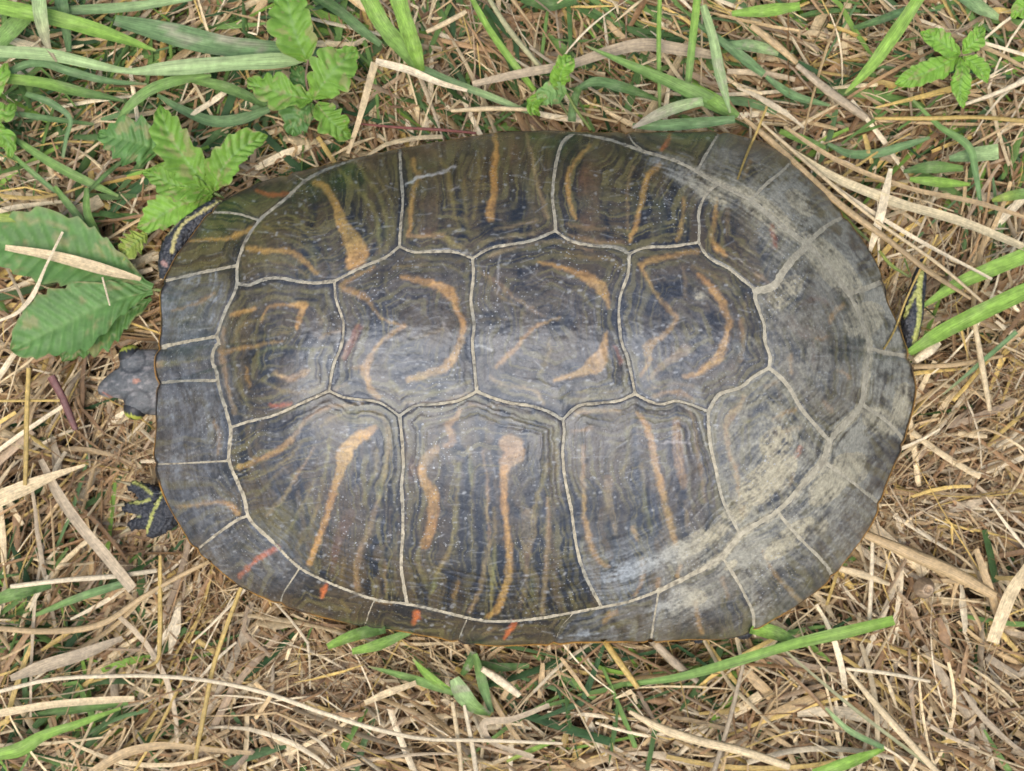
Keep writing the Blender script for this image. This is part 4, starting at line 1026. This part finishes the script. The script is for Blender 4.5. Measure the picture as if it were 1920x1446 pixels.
for i, (lb, t1, t2, z, pts) in enumerate(GREENS):
    blot = 0.6 if ("blotch" in lb or "frost" in lb or "frayed" in lb or "striped" in lb) else 0.12
    me, org = ribbon_mesh("grass_blade", pts, z, t1, t2, fold=0.10 + 0.22 * random.random(), nseg=26, twist=random.uniform(-.3, .3), mat=M_GRASS, seed=i + 1, over=True, blot=blot)
    o = link("grass_blade", me); o.location = org
    tag(o, lb, "grass blade", "green grass blades among the straw")

C_P = (0.65, 0.495, 0.27); C_T = (0.48, 0.33, 0.155); C_G = (0.43, 0.33, 0.20); C_Y = (0.55, 0.375, 0.105); C_B = (0.27, 0.15, 0.06); C_R = (0.22, 0.07, 0.05); C_W = (0.74, 0.60, 0.375)
STRAWS = [
 ("long pale stalk sweeping in a gentle curve across the bottom left", C_W, [.030,.031,.030,.028], [(-10,1299,8),(90,1275,8),(200,1268,8),(300,1268,8),(400,1278,8),(500,1300,9),(600,1335,9),(700,1366,9),(790,1385,8),(900,1388,8),(1055,1394,6)]),
 ("long tan stalk hugging the shell's upper right edge", C_T, [.037,.038,.036,.032], [(1396,222,8),(1444,264,14),(1510,326,15),(1580,388,14),(1660,446,12),(1740,508,11),(1820,560,7)]),
 ("pale flattened stalk running right from the shell's upper right edge", (.58,.47,.26), [.034,.033,.030], [(1462,268,7),(1560,330,14),(1680,380,16),(1790,412,16),(1930,468,13)]),
 ("short pale stalk standing across the flattened stalk at right", C_W, [.031,.035,.033], [(1670,316,7),(1656,380,15),(1640,440,14),(1630,470,8)]),
 ("thin yellow straw lying on the shell's upper right", C_Y, [.040,.042,.045], [(1438,200,5),(1420,245,5),(1400,290,5),(1383,336,4)]),
 ("flat split straw lying across the large toothed leaf", C_P, [.029,.030,.029], [(10,464,9),(100,480,17),(190,504,19),(264,524,7)]),
 ("thin pale straw crossing the split straw on the large leaf", C_W, [.031,.033,.030,.027], [(118,435,5),(88,496,5),(56,562,8),(34,585,6),(-8,604,4)]),
 ("tiny pale straw bit on the lower toothed leaf", C_W, [.030,.030], [(192,520,4),(206,573,4)]),
 ("thick tan stalk pointing at the round seed head, lower right", C_T, [.028,.029,.027], [(1622,1002,16),(1700,1036,24),(1790,1076,26),(1866,1118,18)]),
 ("short thick straw left of the round seed head", C_P, [.025,.026,.025], [(1574,1066,14),(1620,1078,16),(1668,1096,8)]),
 ("upright pale straw left of the round seed head", C_W, [.027,.026,.024], [(1636,1012,8),(1634,1080,9),(1630,1162,9)]),
 ("tan stalk slanting down to the bottom edge at lower right", C_P, [.030,.031,.030], [(1588,1256,6),(1640,1318,13),(1700,1386,14),(1770,1462,12)]),
 ("short pale level stalk touching the slanting tan stalk at lower right", C_W, [.031,.031,.029], [(1586,1254,7),(1660,1262,8),(1744,1278,6)]),
 ("wide pale stalk leaning at the right edge, lower right", C_P, [.029,.030,.027], [(1924,1060,20),(1896,1110,22),(1860,1204,20)]),
 ("tan stalk along the right edge above the wide pale stalk", C_T, [.026,.027,.026], [(1830,1030,10),(1850,1090,14),(1880,1180,12)]),
 ("long bent tan stalk rising to the shell's lower left edge", C_T, [.024,.025,.027], [(-8,1178,11),(80,1184,13),(190,1170,13),(262,1124,11),(330,1084,9),(394,1052,8)]),
 ("long straight yellowish straw running down from the shell's lower left edge", C_Y, [.027,.028,.027], [(452,1102,8),(424,1176,9),(400,1250,9),(384,1330,9),(366,1424,8)]),
 ("upright yellow straw at lower left with a bent foot", C_Y, [.026,.027,.025], [(300,1042,7),(300,1120,9),(299,1200,9),(294,1240,7),(262,1256,5)]),
 ("pale straight straw pointing right at lower left", C_W, [.026,.027,.026], [(20,1100,9),(120,1088,10),(220,1080,10),(294,1070,9)]),
 ("upright yellowish stem at the far left below the leaves", C_Y, [.029,.030,.028], [(54,690,9),(50,780,10),(49,850,9),(47,910,8)]),
 ("wide tan blade of hay at the left edge pointing up right", C_P, [.026,.027,.025], [(-10,938,28),(50,914,24),(106,890,12),(160,872,4)]),
 ("greyish flat stalk slanting down beside the turtle's front foot", C_G, [.025,.026,.027], [(76,862,9),(108,924,16),(150,984,18),(198,1040,20),(250,1104,20)]),
 ("horizontal thin straw at the left edge by the reddish stem", C_Y, [.028,.028], [(-8,752,5),(112,751,5)]),
 ("reddish brown dried stem beside the turtle's snout", (.20,.085,.07), [.027,.026,.025], [(96,706,16),(118,748,15),(132,782,14),(142,806,12)]),
 ("pale folded hay blade standing right of the lobed weed", C_P, [.026,.031,.033], [(652,288,6),(672,230,9),(688,172,12),(704,118,14)]),
 ("pale frayed hay blade running right from the folded one", C_W, [.033,.031,.027], [(704,116,12),(760,130,13),(820,154,10),(876,170,5)]),
 ("short stout tan stalk near the top edge left of centre", C_P, [.029,.028], [(800,60,9),(838,42,11),(874,22,9)]),
 ("thin purplish red stem along the shell's top left edge", C_R, [.026,.028,.029], [(670,232,4),(760,240,6),(830,244,6),(892,250,5)]),
 ("broad tan hay band above the small bright shoot", C_G, [.025,.026,.025,.024], [(886,158,10),(980,138,15),(1075,120,16),(1140,98,18),(1210,84,22),(1270,92,20),(1340,104,14)]),
 ("pale yellow-green stalk parallel to the sheathed green stem at top", (.36,.33,.16), [.029,.028,.024], [(912,-10,9),(950,50,11),(1012,126,9)]),
 ("tan stalk lying along the shell's top edge left of the bright shoot", C_P, [.025,.026,.025], [(846,208,7),(920,204,10),(1000,206,7)]),
 ("golden stalk lying level under the five-leaved weed at upper right", C_Y, [.026,.027,.026], [(1640,222,6),(1740,222,9),(1830,220,8),(1930,228,10)]),
 ("pale slim straw at the right edge below the five-leaved weed", C_W, [.028,.028,.026], [(1932,146,11),(1870,174,9),(1800,198,6)]),
 ("tan stalk stub at upper right, upper piece", C_T, [.027,.027,.025], [(1408,48,13),(1450,80,16),(1494,118,10)]),
 ("brown-tan thick stalk at upper right, lower piece", C_G, [.026,.026,.024], [(1494,122,12),(1560,176,19),(1624,222,14)]),
 ("long tan stalk slanting across the bottom right of centre", C_P, [.028,.029,.028], [(1180,1334,8),(1236,1364,17),(1306,1388,18),(1390,1408,17),(1480,1438,14)]),
 ("greyish cut stalk sticking out under the shell's lower right", C_G, [.022,.024,.024], [(1222,1200,16),(1262,1240,18),(1308,1278,11)]),
 ("yellow stalk coming from under the shell's bottom edge", C_Y, [.022,.024,.024], [(1132,1200,12),(1160,1240,13),(1196,1290,10)]),
 ("thin grey-brown stalk slanting down left at the bottom, right of centre", C_G, [.026,.028,.027], [(1396,1236,8),(1372,1334,9),(1336,1456,10)]),
 ("short pale straw piece right of the frosted blade stub", C_W, [.026,.026,.024], [(904,1254,12),(940,1278,17),(974,1304,12)]),
 ("upright pale stalk at the bottom edge below the frosted stub, left one", C_P, [.026,.027,.027], [(848,1316,8),(858,1380,9),(866,1456,9)]),
 ("upright pale stalk at the bottom edge below the frosted stub, right one", C_W, [.027,.028,.028], [(870,1322,7),(884,1390,9),(894,1456,10)]),
 ("curled hay ribbon at the bottom, looped left of the slanting tan stalk", C_G, [.025,.028,.026], [(1000,1420,8),(910,1376,10),(905,1360,12),(960,1348,10),(1030,1322,8)]),
 ("tan broken straw left of the flat green sprout", C_P, [.025,.026,.024], [(684,1318,8),(730,1298,12),(780,1280,9)]),
 ("tan hay stalk rising from the bottom edge at lower left", C_T, [.026,.027,.026], [(170,1450,14),(240,1410,15),(300,1398,12),(380,1404,9),(470,1412,7)]),
 ("pale straw lying flat below the long curved stalk at left", C_P, [.025,.026,.025], [(-8,1338,13),(90,1322,12),(180,1314,12),(252,1310,9)]),
 ("grey hay blade just above the long curved stalk at left", C_G, [.025,.027,.026], [(20,1272,10),(90,1246,22),(150,1228,20),(230,1196,8)]),
 ("slim pale straw running with the long tan stalk off the shell's upper right shoulder", C_P, [.036,.036,.032,.028], [(1418,222,5),(1520,312,8),(1640,412,7),(1760,496,7),(1884,604,5)]),
 ("second slim straw between the long tan stalk and the flattened stalk", C_W, [.034,.033,.031], [(1452,254,4),(1560,346,6),(1700,438,7),(1860,524,5)]),
 ("frayed straw above the flattened stalk at the shell's upper right", C_T, [.030,.031,.029], [(1470,238,6),(1560,296,9),(1700,352,8),(1840,382,8),(1930,410,6)]),
 ("thin tan straw leaning over the shell's right tip beside the tail", C_Y, [.030,.034,.036], [(1758,440,5),(1700,560,4),(1672,630,4),(1657,655,4)]),
 ("chunky white straw stub by the shell's right tip", C_W, [.027,.028,.026], [(1716,676,14),(1742,658,20),(1762,642,12)]),
 ("tan stalk running right from the shell's right tip", C_T, [.024,.025,.024], [(1712,688,10),(1790,684,10),(1880,668,7)]),
 ("upright tan stem right of the shell below the broad green blades", C_P, [.027,.028,.026], [(1826,596,9),(1842,690,12),(1856,770,9)]),
]
for i, (lb, t1, z, pts) in enumerate(STRAWS):
    flat = any(k in lb for k in ("flat", "hay", "band", "split", "wide"))
    t2 = tuple(np.array(t1) * random.uniform(.75, 1.1))
    over = "on the shell" in lb or "hugging" in lb or "beside the rear" in lb or "flattened" in lb
    me, org = ribbon_mesh("straw_stalk", pts, z, t1, t2, fold=0.3, nseg=28, twist=random.uniform(-.6, .6), mat=M_STRAW, seed=200 + i, tube=not flat, over=True)
    o = link("straw_stalk", me); o.location = org
    tag(o, lb, "straw", "dry straw stalks")

# toothed weed leaves ------------------------------------------------
def leaf_mesh(spine, width, z, tint, teeth=6, depth=0.18, rnd=False, seed=0, fold=0.25, sharp=0.9, lobes=None):
    nt, na = 84, 19
    p = catmull(np.array([(a, b_, 0) for a, b_ in spine], float), nt)
    t = np.linspace(0, 1, nt)
    zz = np.interp(t, np.linspace(0, 1, len(z)), z)
    C = Pw(p[:, 0], p[:, 1], zz)
    d = np.gradient(C, axis=0); d /= np.linalg.norm(d, axis=1)[:, None]
    s = np.cross(np.array([0, 0, 1.0]), d); s /= np.linalg.norm(s, axis=1)[:, None]
    u = np.cross(d, s)
    prof = np.sin(np.pi * np.clip(t, 0, 1) ** sharp) ** 0.75
    prof = np.maximum(prof, 0.02 + 0.10 * (t < 0.12))
    a = np.linspace(-1, 1, na)
    A, TT = np.meshgrid(a, t)
    def edge(side):
        ph = t * teeth + 0.37 * side + 0.9 * vnoise(t * 4 + seed, t * 0 + side * 3, 400)
        fr = ph - np.floor(ph)
        saw = (np.sin(fr * np.pi) ** 0.8) if rnd else np.where(fr < 0.75, fr / 0.75, (1 - fr) / 0.25)
        return prof * (1 - depth + depth * saw) * (0.82 + .36 * vnoise(t * 4 + seed * 2, t * 0 + 3 + side, 410))
    el, er = edge(0), edge(1)
    hwid = np.where(A < 0, el[:, None], er[:, None]) * width * 0.5 * S0 * 0.95
    off_s = A * hwid
    quilt = np.abs(np.sin((TT * teeth * 1.6 - np.abs(A) * 1.1) * np.pi))
    wave = (fbm(TT * 4 + seed, A * 1.3 + seed, 420, 3) - .5)
    h_ = fold * np.abs(off_s) + 0.00075 * (quilt - .6) * (prof[:, None] > .15) + 0.0035 * wave * np.abs(A)
    fwd = 0.12 * np.abs(off_s)     # teeth lean towards the tip
    V = C[:, None] + off_s[..., None] * s[:, None] + h_[..., None] * u[:, None] + fwd[..., None] * d[:, None]
    vein = np.maximum(np.exp(-(A * 11) ** 2), 0.7 * np.exp(-(quilt / 0.13) ** 2) * (np.abs(A) < .9))
    nz = 0.78 + 0.44 * fbm(TT * 7 + seed, A * 2 + seed * 1.7, 430, 3)
    col = np.array(tint)[None, None] * nz[..., None]
    col = col * (1 - 0.5 * vein[..., None]) + np.array([0.22, 0.36, 0.11]) * 0.5 * vein[..., None]
    sp = sstep(0.62, 0.72, fbm(TT * 9 + seed * 3, A * 3 + seed, 440, 3)) * 0.55 + sstep(0.85, 1.0, np.abs(A)) * 0.35 * sstep(.4, .7, wave + .5)
    sp = np.clip(sp, 0, 1)[..., None]
    col = col * (1 - sp) + np.array([0.33, 0.27, 0.12]) * sp
    idx = np.arange(nt * na).reshape(nt, na)
    F = np.stack([idx[:-1, :-1], idx[:-1, 1:], idx[1:, 1:], idx[1:, :-1]], -1).reshape(-1, 4)
    return V.reshape(-1, 3), F, col.reshape(-1, 3)

L_D = (0.09, 0.19, 0.045); L_M = (0.165, 0.31, 0.04); L_B = (0.21, 0.39, 0.05); L_G = (0.11, 0.225, 0.055)
def weed(label, base, leaves, stems=()):
    r = bpy.data.objects.new("weed_plant", None); r.empty_display_size = 0.01
    org = np.array([*Pw(base[0], base[1], 0.0)[:2], 0.0]); r.location = org
    COL.objects.link(r); tag(r, label, "weed", "green weeds around the turtle")
    for k, L_ in enumerate(leaves):
        V, F, c = leaf_mesh(**L_)
        link("leaf", mesh_np("leaf", V - org, F, M_LEAF, {"tint": c}), r)
    for pts, z, tint in stems:
        me, o2 = ribbon_mesh("stem", pts, z, tint, nseg=16, tube=True, mat=M_LEAF, seed=len(pts))
        o = link("stem", me, r); o.location = o2 - org

weed("weed with large dark toothed leaves beside the turtle's front edge at left", (288, 548), [
  dict(spine=[(286,540),(220,510),(140,478),(60,462),(-30,452)], width=158, z=[.022,.026,.027,.026,.023], tint=L_G, teeth=8, depth=.15, seed=1, sharp=1.35),
  dict(spine=[(286,546),(220,562),(150,592),(90,622),(22,656)], width=132, z=[.022,.026,.0265,.025,.022], tint=L_G, teeth=8, depth=.17, seed=2, sharp=1.2),
  dict(spine=[(284,560),(230,592),(180,620),(135,650),(118,678)], width=84, z=[.020,.0225,.0225,.022,.021], tint=L_D, teeth=7, depth=.28, seed=3, sharp=1.2)],
  [([(310,545,6),(286,543,6)], [.022,.022], (.2,.22,.07))])
weed("bright toothed weed sprouting by the turtle's tucked front limb", (402, 362), [
  dict(spine=[(402,360),(372,330),(338,285),(312,240),(300,196)], width=74, z=[.026,.031,.033,.032,.029], tint=L_M, teeth=6, depth=.26, seed=4, fold=.5),
  dict(spine=[(402,358),(410,330),(430,300),(462,272),(502,256)], width=66, z=[.026,.032,.034,.033,.030], tint=L_M, teeth=6, depth=.22, seed=5, fold=.45),
  dict(spine=[(400,362),(362,352),(322,345),(290,330),(266,322)], width=62, z=[.026,.030,.030,.028,.025], tint=L_M, teeth=6, depth=.3, seed=6, fold=.4),
  dict(spine=[(398,366),(352,380),(312,398),(282,416),(256,426)], width=76, z=[.025,.028,.028,.026,.023], tint=L_B, teeth=6, depth=.24, seed=7, fold=.35),
  dict(spine=[(276,440),(258,452),(240,468),(222,482)], width=52, z=[.024,.026,.026,.024], tint=G_Y, teeth=5, depth=.45, seed=8, fold=.4)],
  [([(420,372,5),(402,362,6)], [.026,.027], (.15,.2,.06)), ([(330,400,4),(276,440,4)], [.022,.024], (.15,.2,.06))])
weed("pale wedge-shaped toothed leaf standing alone at upper left", (292, 280), [
  dict(spine=[(300,284),(272,272),(238,262),(205,256),(184,252)], width=100, z=[.022,.026,.027,.026,.023], tint=L_G, teeth=5, depth=.3, seed=9, sharp=.75)])
weed("lobed weed with rounded leaf segments at upper left of the shell", (590, 190), [
  dict(spine=[(578,116),(562,84),(548,44),(540,4),(536,-30)], width=92, z=[.031,.035,.037,.036,.034], tint=L_M, teeth=4, depth=.26, rnd=True, seed=10, fold=.3),
  dict(spine=[(588,188),(604,160),(626,132),(650,108),(668,92)], width=88, z=[.028,.033,.035,.034,.031], tint=L_M, teeth=4, depth=.34, rnd=True, seed=11, fold=.2),
  dict(spine=[(586,188),(552,180),(520,172),(490,164),(464,148)], width=66, z=[.028,.031,.031,.029,.027], tint=L_M, teeth=4, depth=.36, rnd=True, seed=12, fold=.3),
  dict(spine=[(586,194),(572,206),(558,220),(550,238),(548,256)], width=64, z=[.027,.029,.029,.027,.025], tint=L_D, teeth=3, depth=.3, rnd=True, seed=13, fold=.3),
  dict(spine=[(594,194),(606,210),(622,228),(640,244),(660,258)], width=62, z=[.028,.031,.031,.030,.027], tint=L_M, teeth=4, depth=.38, rnd=True, seed=14, fold=.25),
  dict(spine=[(580,182),(570,160),(560,140),(548,122)], width=40, z=[.026,.028,.027,.025], tint=L_D, teeth=3, depth=.2, rnd=True, seed=15)],
  [([(578,112,4),(574,140,5),(578,170,5),(592,190,5)], [.033,.031,.029,.028], (.2,.13,.08)), ([(592,190,5),(630,208,4),(660,225,3)], [.027,.025,.022], (.2,.13,.08))])
weed("small bright five-leaved weed in the straw at upper right", (1802, 104), [
  dict(spine=[(1800,102),(1778,88),(1756,74),(1726,60)], width=46, z=[.030,.034,.035,.032], tint=L_B, teeth=4, depth=.14, seed=16),
  dict(spine=[(1804,100),(1818,86),(1834,70),(1842,46)], width=36, z=[.030,.034,.034,.031], tint=L_B, teeth=4, depth=.16, seed=17),
  dict(spine=[(1798,106),(1764,124),(1722,142),(1678,158)], width=48, z=[.030,.033,.033,.030], tint=L_B, teeth=6, depth=.16, seed=18),
  dict(spine=[(1802,108),(1804,136),(1800,168),(1806,204)], width=36, z=[.030,.034,.034,.031], tint=L_B, teeth=5, depth=.16, seed=19),
  dict(spine=[(1806,106),(1824,118),(1840,134),(1852,156)], width=32, z=[.030,.032,.032,.029], tint=L_B, teeth=4, depth=.16, seed=20)],
  [([(1800,140,4),(1803,106,5)], [.020,.030], (.16,.24,.06))])
weed("small bright shoot with folded leaves at the shell's top edge", (1066, 178), [
  dict(spine=[(1052,166),(1050,146),(1056,128),(1070,104)], width=42, z=[.029,.033,.035,.033], tint=L_B, teeth=4, depth=.2, seed=21, fold=.7),
  dict(spine=[(1060,178),(1042,174),(1024,178),(1010,194)], width=46, z=[.028,.031,.031,.028], tint=(.2,.34,.1), teeth=3, depth=.2, rnd=True, seed=22, fold=.3),
  dict(spine=[(1020,172),(1008,184),(998,198),(1010,218)], width=32, z=[.026,.029,.029,.027], tint=L_B, teeth=3, depth=.3, seed=23, fold=.7),
  dict(spine=[(1034,140),(1026,136),(1014,132),(1000,134)], width=24, z=[.022,.024,.024,.022], tint=L_D, teeth=3, depth=.2, seed=24)],
  [([(1060,170,5),(1080,205,6),(1108,244,6)], [.028,.028,.030], (.2,.25,.06)), ([(1036,170,5),(1052,195,5),(1068,220,5)], [.028,.026,.024], (.17,.2,.07))])
weed("lobed green leaves cut by the left edge near the top", (-10, 200), [
  dict(spine=[(-40,190),(-14,164),(4,140),(14,118)], width=44, z=[.026,.028,.028,.026], tint=L_B, teeth=3, depth=.3, rnd=True, seed=25),
  dict(spine=[(-44,220),(-10,214),(14,210),(30,196)], width=46, z=[.025,.027,.027,.025], tint=L_M, teeth=3, depth=.3, rnd=True, seed=26),
  dict(spine=[(-40,236),(-10,246),(12,262),(22,296)], width=46, z=[.024,.026,.026,.024], tint=L_M, teeth=3, depth=.3, rnd=True, seed=27)])
weed("bright leafy tip cut by the top right corner", (1925, 20), [
  dict(spine=[(1950,10),(1926,14),(1908,22),(1896,34)], width=40, z=[.026,.028,.028,.026], tint=L_B, teeth=3, depth=.3, rnd=True, seed=28)])

# round dried seed head ----------------------------------------------
nr, na = 14, 36
rr_ = np.linspace(0, 1, nr); th = np.linspace(0, 2*math.pi, na, endpoint=False)
RR, TH = np.meshgrid(rr_, th, indexing='ij')
hz = 0.0022 * np.exp(-((RR - .45) / .22) ** 2) + 0.0009 * np.exp(-(RR / .15) ** 2) - 0.003 * RR ** 3
hz = hz + 0.0005 * (vnoise(TH * 5, RR * 6, 500) - .5)
rad = 20 * S0 * 0.95 * RR * (1 + 0.12 * (vnoise(TH * 3.0, RR * 0 + .5, 501) - .5))
c0 = Pw(1697, 1085, 0.0)
Vh = np.stack([rad * np.cos(TH), rad * np.sin(TH), 0.026 + hz], -1).reshape(-1, 3)
ih = np.arange(nr * na).reshape(nr, na)
Fh = np.stack([ih[:-1], np.roll(ih, -1, 1)[:-1], np.roll(ih, -1, 1)[1:], ih[1:]], -1).reshape(-1, 4)
tc_ = (np.array([0.50, 0.36, 0.22]) * (1 - RR[..., None] ** 2 * .6) + np.array([.06, .03, .015]) * RR[..., None] ** 2 * .3).reshape(-1, 3)
tc_ = tc_ * (0.7 + .6 * vnoise(TH * 6, RR * 5, 502)).reshape(-1, 1)
sh = link("seed_head", mesh_np("seed_head", Vh, Fh[:, ::-1], M_STRAW, {"tint": tc_, "across": TH.ravel() * 3, "along": RR.ravel()}))
sh.location = (c0[0], c0[1], 0)
tag(sh, "small round tan seed head in the straw right of the shell's lower right", "seed head")

# ------------------------------------------------------------------ litter (nobody could count it)
PAL = np.array([C_P, C_T, C_G, C_Y, C_B, C_W, (0.34,0.20,0.085), (0.38,0.265,0.15)])
def litter(name, n, lmin, lmax, wmin, wmax, z0, z1, pal, probs, seed, curl=0.8, density=None, tilt=0.06, nseg=8, fold=0.5, mat=None, bias=0.6, dim=1.0, region=(-60, -60, 1980, 1506)):
    r = np.random.default_rng(seed)
    px = r.uniform(region[0], region[2], n * 4); py = r.uniform(region[1], region[3], n * 4)
    keep = np.ones(len(px), bool)
    if density is not None:
        keep &= r.random(len(px)) < density(px, py)
    shr = cen + (outp - cen) * 0.86
    keep &= ~inside(px, py, shr)
    px, py = px[keep][:n], py[keep][:n]; n = len(px)
    z = r.uniform(z0, z1, n)
    k = S0 * (1 - z / H)
    X, Yv = (px - CX) * k, (CY - py) * k
    L_ = np.exp(r.uniform(np.log(lmin), np.log(lmax), n)); w = np.exp(r.uniform(np.log(wmin), np.log(wmax), n))
    # prevailing lie of the straw drifts over the picture
    fld = (fbm(px / 420, py / 420, 600, 2) - .5) * 4.2 - 0.30
    th0 = np.where(r.random(n) < bias, fld + r.normal(0, .45, n), r.uniform(0, 2*math.pi, n))
    cur = r.normal(0, curl, n) * (L_ / 0.05)
    kink = np.where(r.random(n) < .18, r.normal(0, .8, n), 0); kp = r.uniform(.3, .7, n)
    t = np.linspace(-.5, .5, nseg)
    tht = th0[:, None] + cur[:, None] * t[None] + kink[:, None] * ((t[None] + .5) > kp[:, None])
    ds = (L_ / (nseg - 1))[:, None]
    cx = np.cumsum(np.cos(tht) * ds, 1); cy = np.cumsum(np.sin(tht) * ds, 1)
    cx -= cx.mean(1, keepdims=True); cy -= cy.mean(1, keepdims=True)
    sl = r.normal(0, tilt, n)
    zc = z[:, None] + sl[:, None] * t[None] * L_[:, None] - r.uniform(0, .12, n)[:, None] * L_[:, None] * (t[None] ** 2) + r.normal(0, .0003, (n, nseg))
    zc = np.clip(zc, 0.0005, 0.0245 if z1 < .03 else .05)
    kk = S0 * (1 - zc / H)
    qx = CX + (X[:, None] + cx) / kk; qy = CY - (Yv[:, None] + cy) / kk
    bad = np.zeros(n, bool)
    for x0_, x1_, y0_, y1_ in ((176, 302, 640, 796), (204, 348, 892, 1016), (1686, 1748, 482, 664)):
        bad |= ((qx > x0_) & (qx < x1_) & (qy > y0_) & (qy < y1_)).any(1)
    zc = np.where(bad[:, None], np.minimum(zc, .010), zc)
    C = np.stack([X[:, None] + cx, Yv[:, None] + cy, zc], -1)
    s = np.stack([-np.sin(tht), np.cos(tht), tht * 0], -1)
    rl = r.normal(0, .6, n)[:, None, None] + r.normal(0, .4, n)[:, None, None] * t[None, :, None]
    u = np.zeros_like(s); u[..., 2] = 1
    s2 = s * np.cos(rl) + u * np.sin(rl); u2 = u * np.cos(rl) - s * np.sin(rl)
    prof = np.clip(1.15 - np.abs(t) * r.uniform(.2, 1.9, n)[:, None], .12, 1.1)
    ww = (w[:, None] * prof)[..., None]
    V = np.stack([C - .5 * ww * s2 - fold * .5 * ww * u2, C + 0 * s2, C + .5 * ww * s2 - fold * .5 * ww * u2], 2)   # n, nseg, 3, 3
    ci = r.choice(len(pal), n, p=np.array(probs) / sum(probs))
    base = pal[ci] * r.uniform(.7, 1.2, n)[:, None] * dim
    tone = 0.85 + .3 * r.random((n, nseg))
    col = np.repeat((base[:, None] * tone[..., None])[:, :, None], 3, 2)
    ac = np.broadcast_to(np.array([-1, 0, 1.0])[None, None], (n, nseg, 3)) + (np.arange(n) % 97)[:, None, None] * 3.3
    al = np.broadcast_to(t[None, :, None] * 3, (n, nseg, 3)) + (np.arange(n) % 89)[:, None, None] * 1.7
    idx = np.arange(n * nseg * 3).reshape(n, nseg, 3)
    F = np.stack([idx[:, :-1, :-1], idx[:, :-1, 1:], idx[:, 1:, 1:], idx[:, 1:, :-1]], -1).reshape(-1, 4)
    o = link(name, mesh_np(name, V.reshape(-1, 3), F, mat, {"tint": col.reshape(-1, 3), "across": ac.ravel(), "along": al.ravel()}))
    o["kind"] = "stuff"
    return o

def greenness(px, py):
    a = np.exp(-((px - 250) / 420) ** 2 - ((py - 120) / 260) ** 2) + .55 * np.exp(-((py - 60) / 150) ** 2) * (px > 500)
    a = a + .55 * np.exp(-((px - 80) / 260) ** 2 - ((py - 1250) / 200) ** 2) + .35 * np.exp(-((px - 1200) / 260) ** 2 - ((py - 1280) / 90) ** 2) + .4 * np.exp(-((px - 1800) / 160) ** 2 - ((py - 330) / 120) ** 2)
    return np.clip(a + .012, 0, 1)
def fluff(px, py):
    return np.clip(np.exp(-((px - 620) / 220) ** 2 - ((py - 1230) / 90) ** 2) + np.exp(-((px - 1680) / 120) ** 2 - ((py - 960) / 110) ** 2)
                   + .8 * np.exp(-((px - 260) / 60) ** 2 - ((py - 865) / 45) ** 2) + .7 * np.exp(-((px - 420) / 120) ** 2 - ((py - 1090) / 60) ** 2)
                   + .8 * np.exp(-((px - 760) / 60) ** 2 - ((py - 170) / 60) ** 2) + .5 * np.exp(-((px - 1850) / 80) ** 2 - ((py - 700) / 60) ** 2) + .16, 0, 1)
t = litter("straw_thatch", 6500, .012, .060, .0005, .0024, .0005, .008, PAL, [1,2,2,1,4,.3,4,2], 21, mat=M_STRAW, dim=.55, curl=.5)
t["label"] = "brown older straw thatch deep under the loose straw"; t["category"] = "straw"
t = litter("green_undergrowth", 2100, .016, .060, .0008, .0036, .005, .0185, np.array([G_D, G_U, G_M, (.05,.11,.035), G_B]), [3,2,3,2,1.5], 22, density=greenness, mat=M_GRASS, curl=.4, dim=.95, fold=.25)
t["label"] = "dark green grass growing up through the straw"; t["category"] = "grass"
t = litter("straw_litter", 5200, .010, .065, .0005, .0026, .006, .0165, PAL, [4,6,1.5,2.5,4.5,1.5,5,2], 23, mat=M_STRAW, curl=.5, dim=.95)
t["label"] = "tangled loose layer of dry straw around the turtle"; t["category"] = "straw"
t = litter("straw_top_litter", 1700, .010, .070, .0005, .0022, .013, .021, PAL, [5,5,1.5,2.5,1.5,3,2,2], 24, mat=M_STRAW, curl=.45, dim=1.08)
t["label"] = "scattered pale straw lying on top of the tangle"; t["category"] = "straw"
t = litter("flat_hay_blades", 320, .012, .060, .0018, .0042, .010, .0190, PAL, [5,4,4,1,1.5,3,2,3], 26, mat=M_STRAW, curl=.5, dim=1.0, fold=.35, nseg=12)
t["label"] = "broad flat dry hay blades mixed into the straw"; t["category"] = "hay"
t = litter("fine_straw_fibres", 8500, .004, .024, .00012, .00042, .007, .021, PAL, [4,4,3,1,3,2,4,3], 25, mat=M_STRAW, curl=1.4, density=fluff, nseg=6, bias=.2, tilt=.15)
t["label"] = "fine crumbled straw fibres and fluff in the gaps"; t["category"] = "straw"
t = litter("crumbled_debris", 9500, .002, .009, .0004, .0013, .008, .019, np.array([C_B, (0.34,0.20,0.085), (0.42,0.28,0.13), C_P, (0.17,0.09,0.04)]), [4,4,3,1.5,2], 27, mat=M_STRAW, curl=1.5, density=fluff, nseg=4, bias=.1, tilt=.3)
t["label"] = "crumbled brown plant debris packed between the straw"; t["category"] = "debris"
def beyond(px, py):
    return ((px < -50) | (px > 1970) | (py < -50) | (py > 1496)).astype(float)
t = litter("surrounding_straw", 9000, .015, .080, .0008, .0034, .001, .017, PAL, [4,5,3,2,2.5,1.5,3,3], 28, mat=M_STRAW, curl=.5, dim=.9, density=beyond, region=(-1300, -1200, 3220, 2650))
t["label"] = "dry straw carrying on over the ground further out"; t["category"] = "straw"
t = litter("surrounding_grass", 900, .02, .07, .0010, .0040, .006, .020, np.array([G_D, G_U, G_M, G_B]), [2,2,3,1.5], 29, density=beyond, mat=M_GRASS, curl=.4, fold=.25, region=(-1300, -1200, 3220, 2650))
t["label"] = "green grass growing through the straw further out"; t["category"] = "grass"
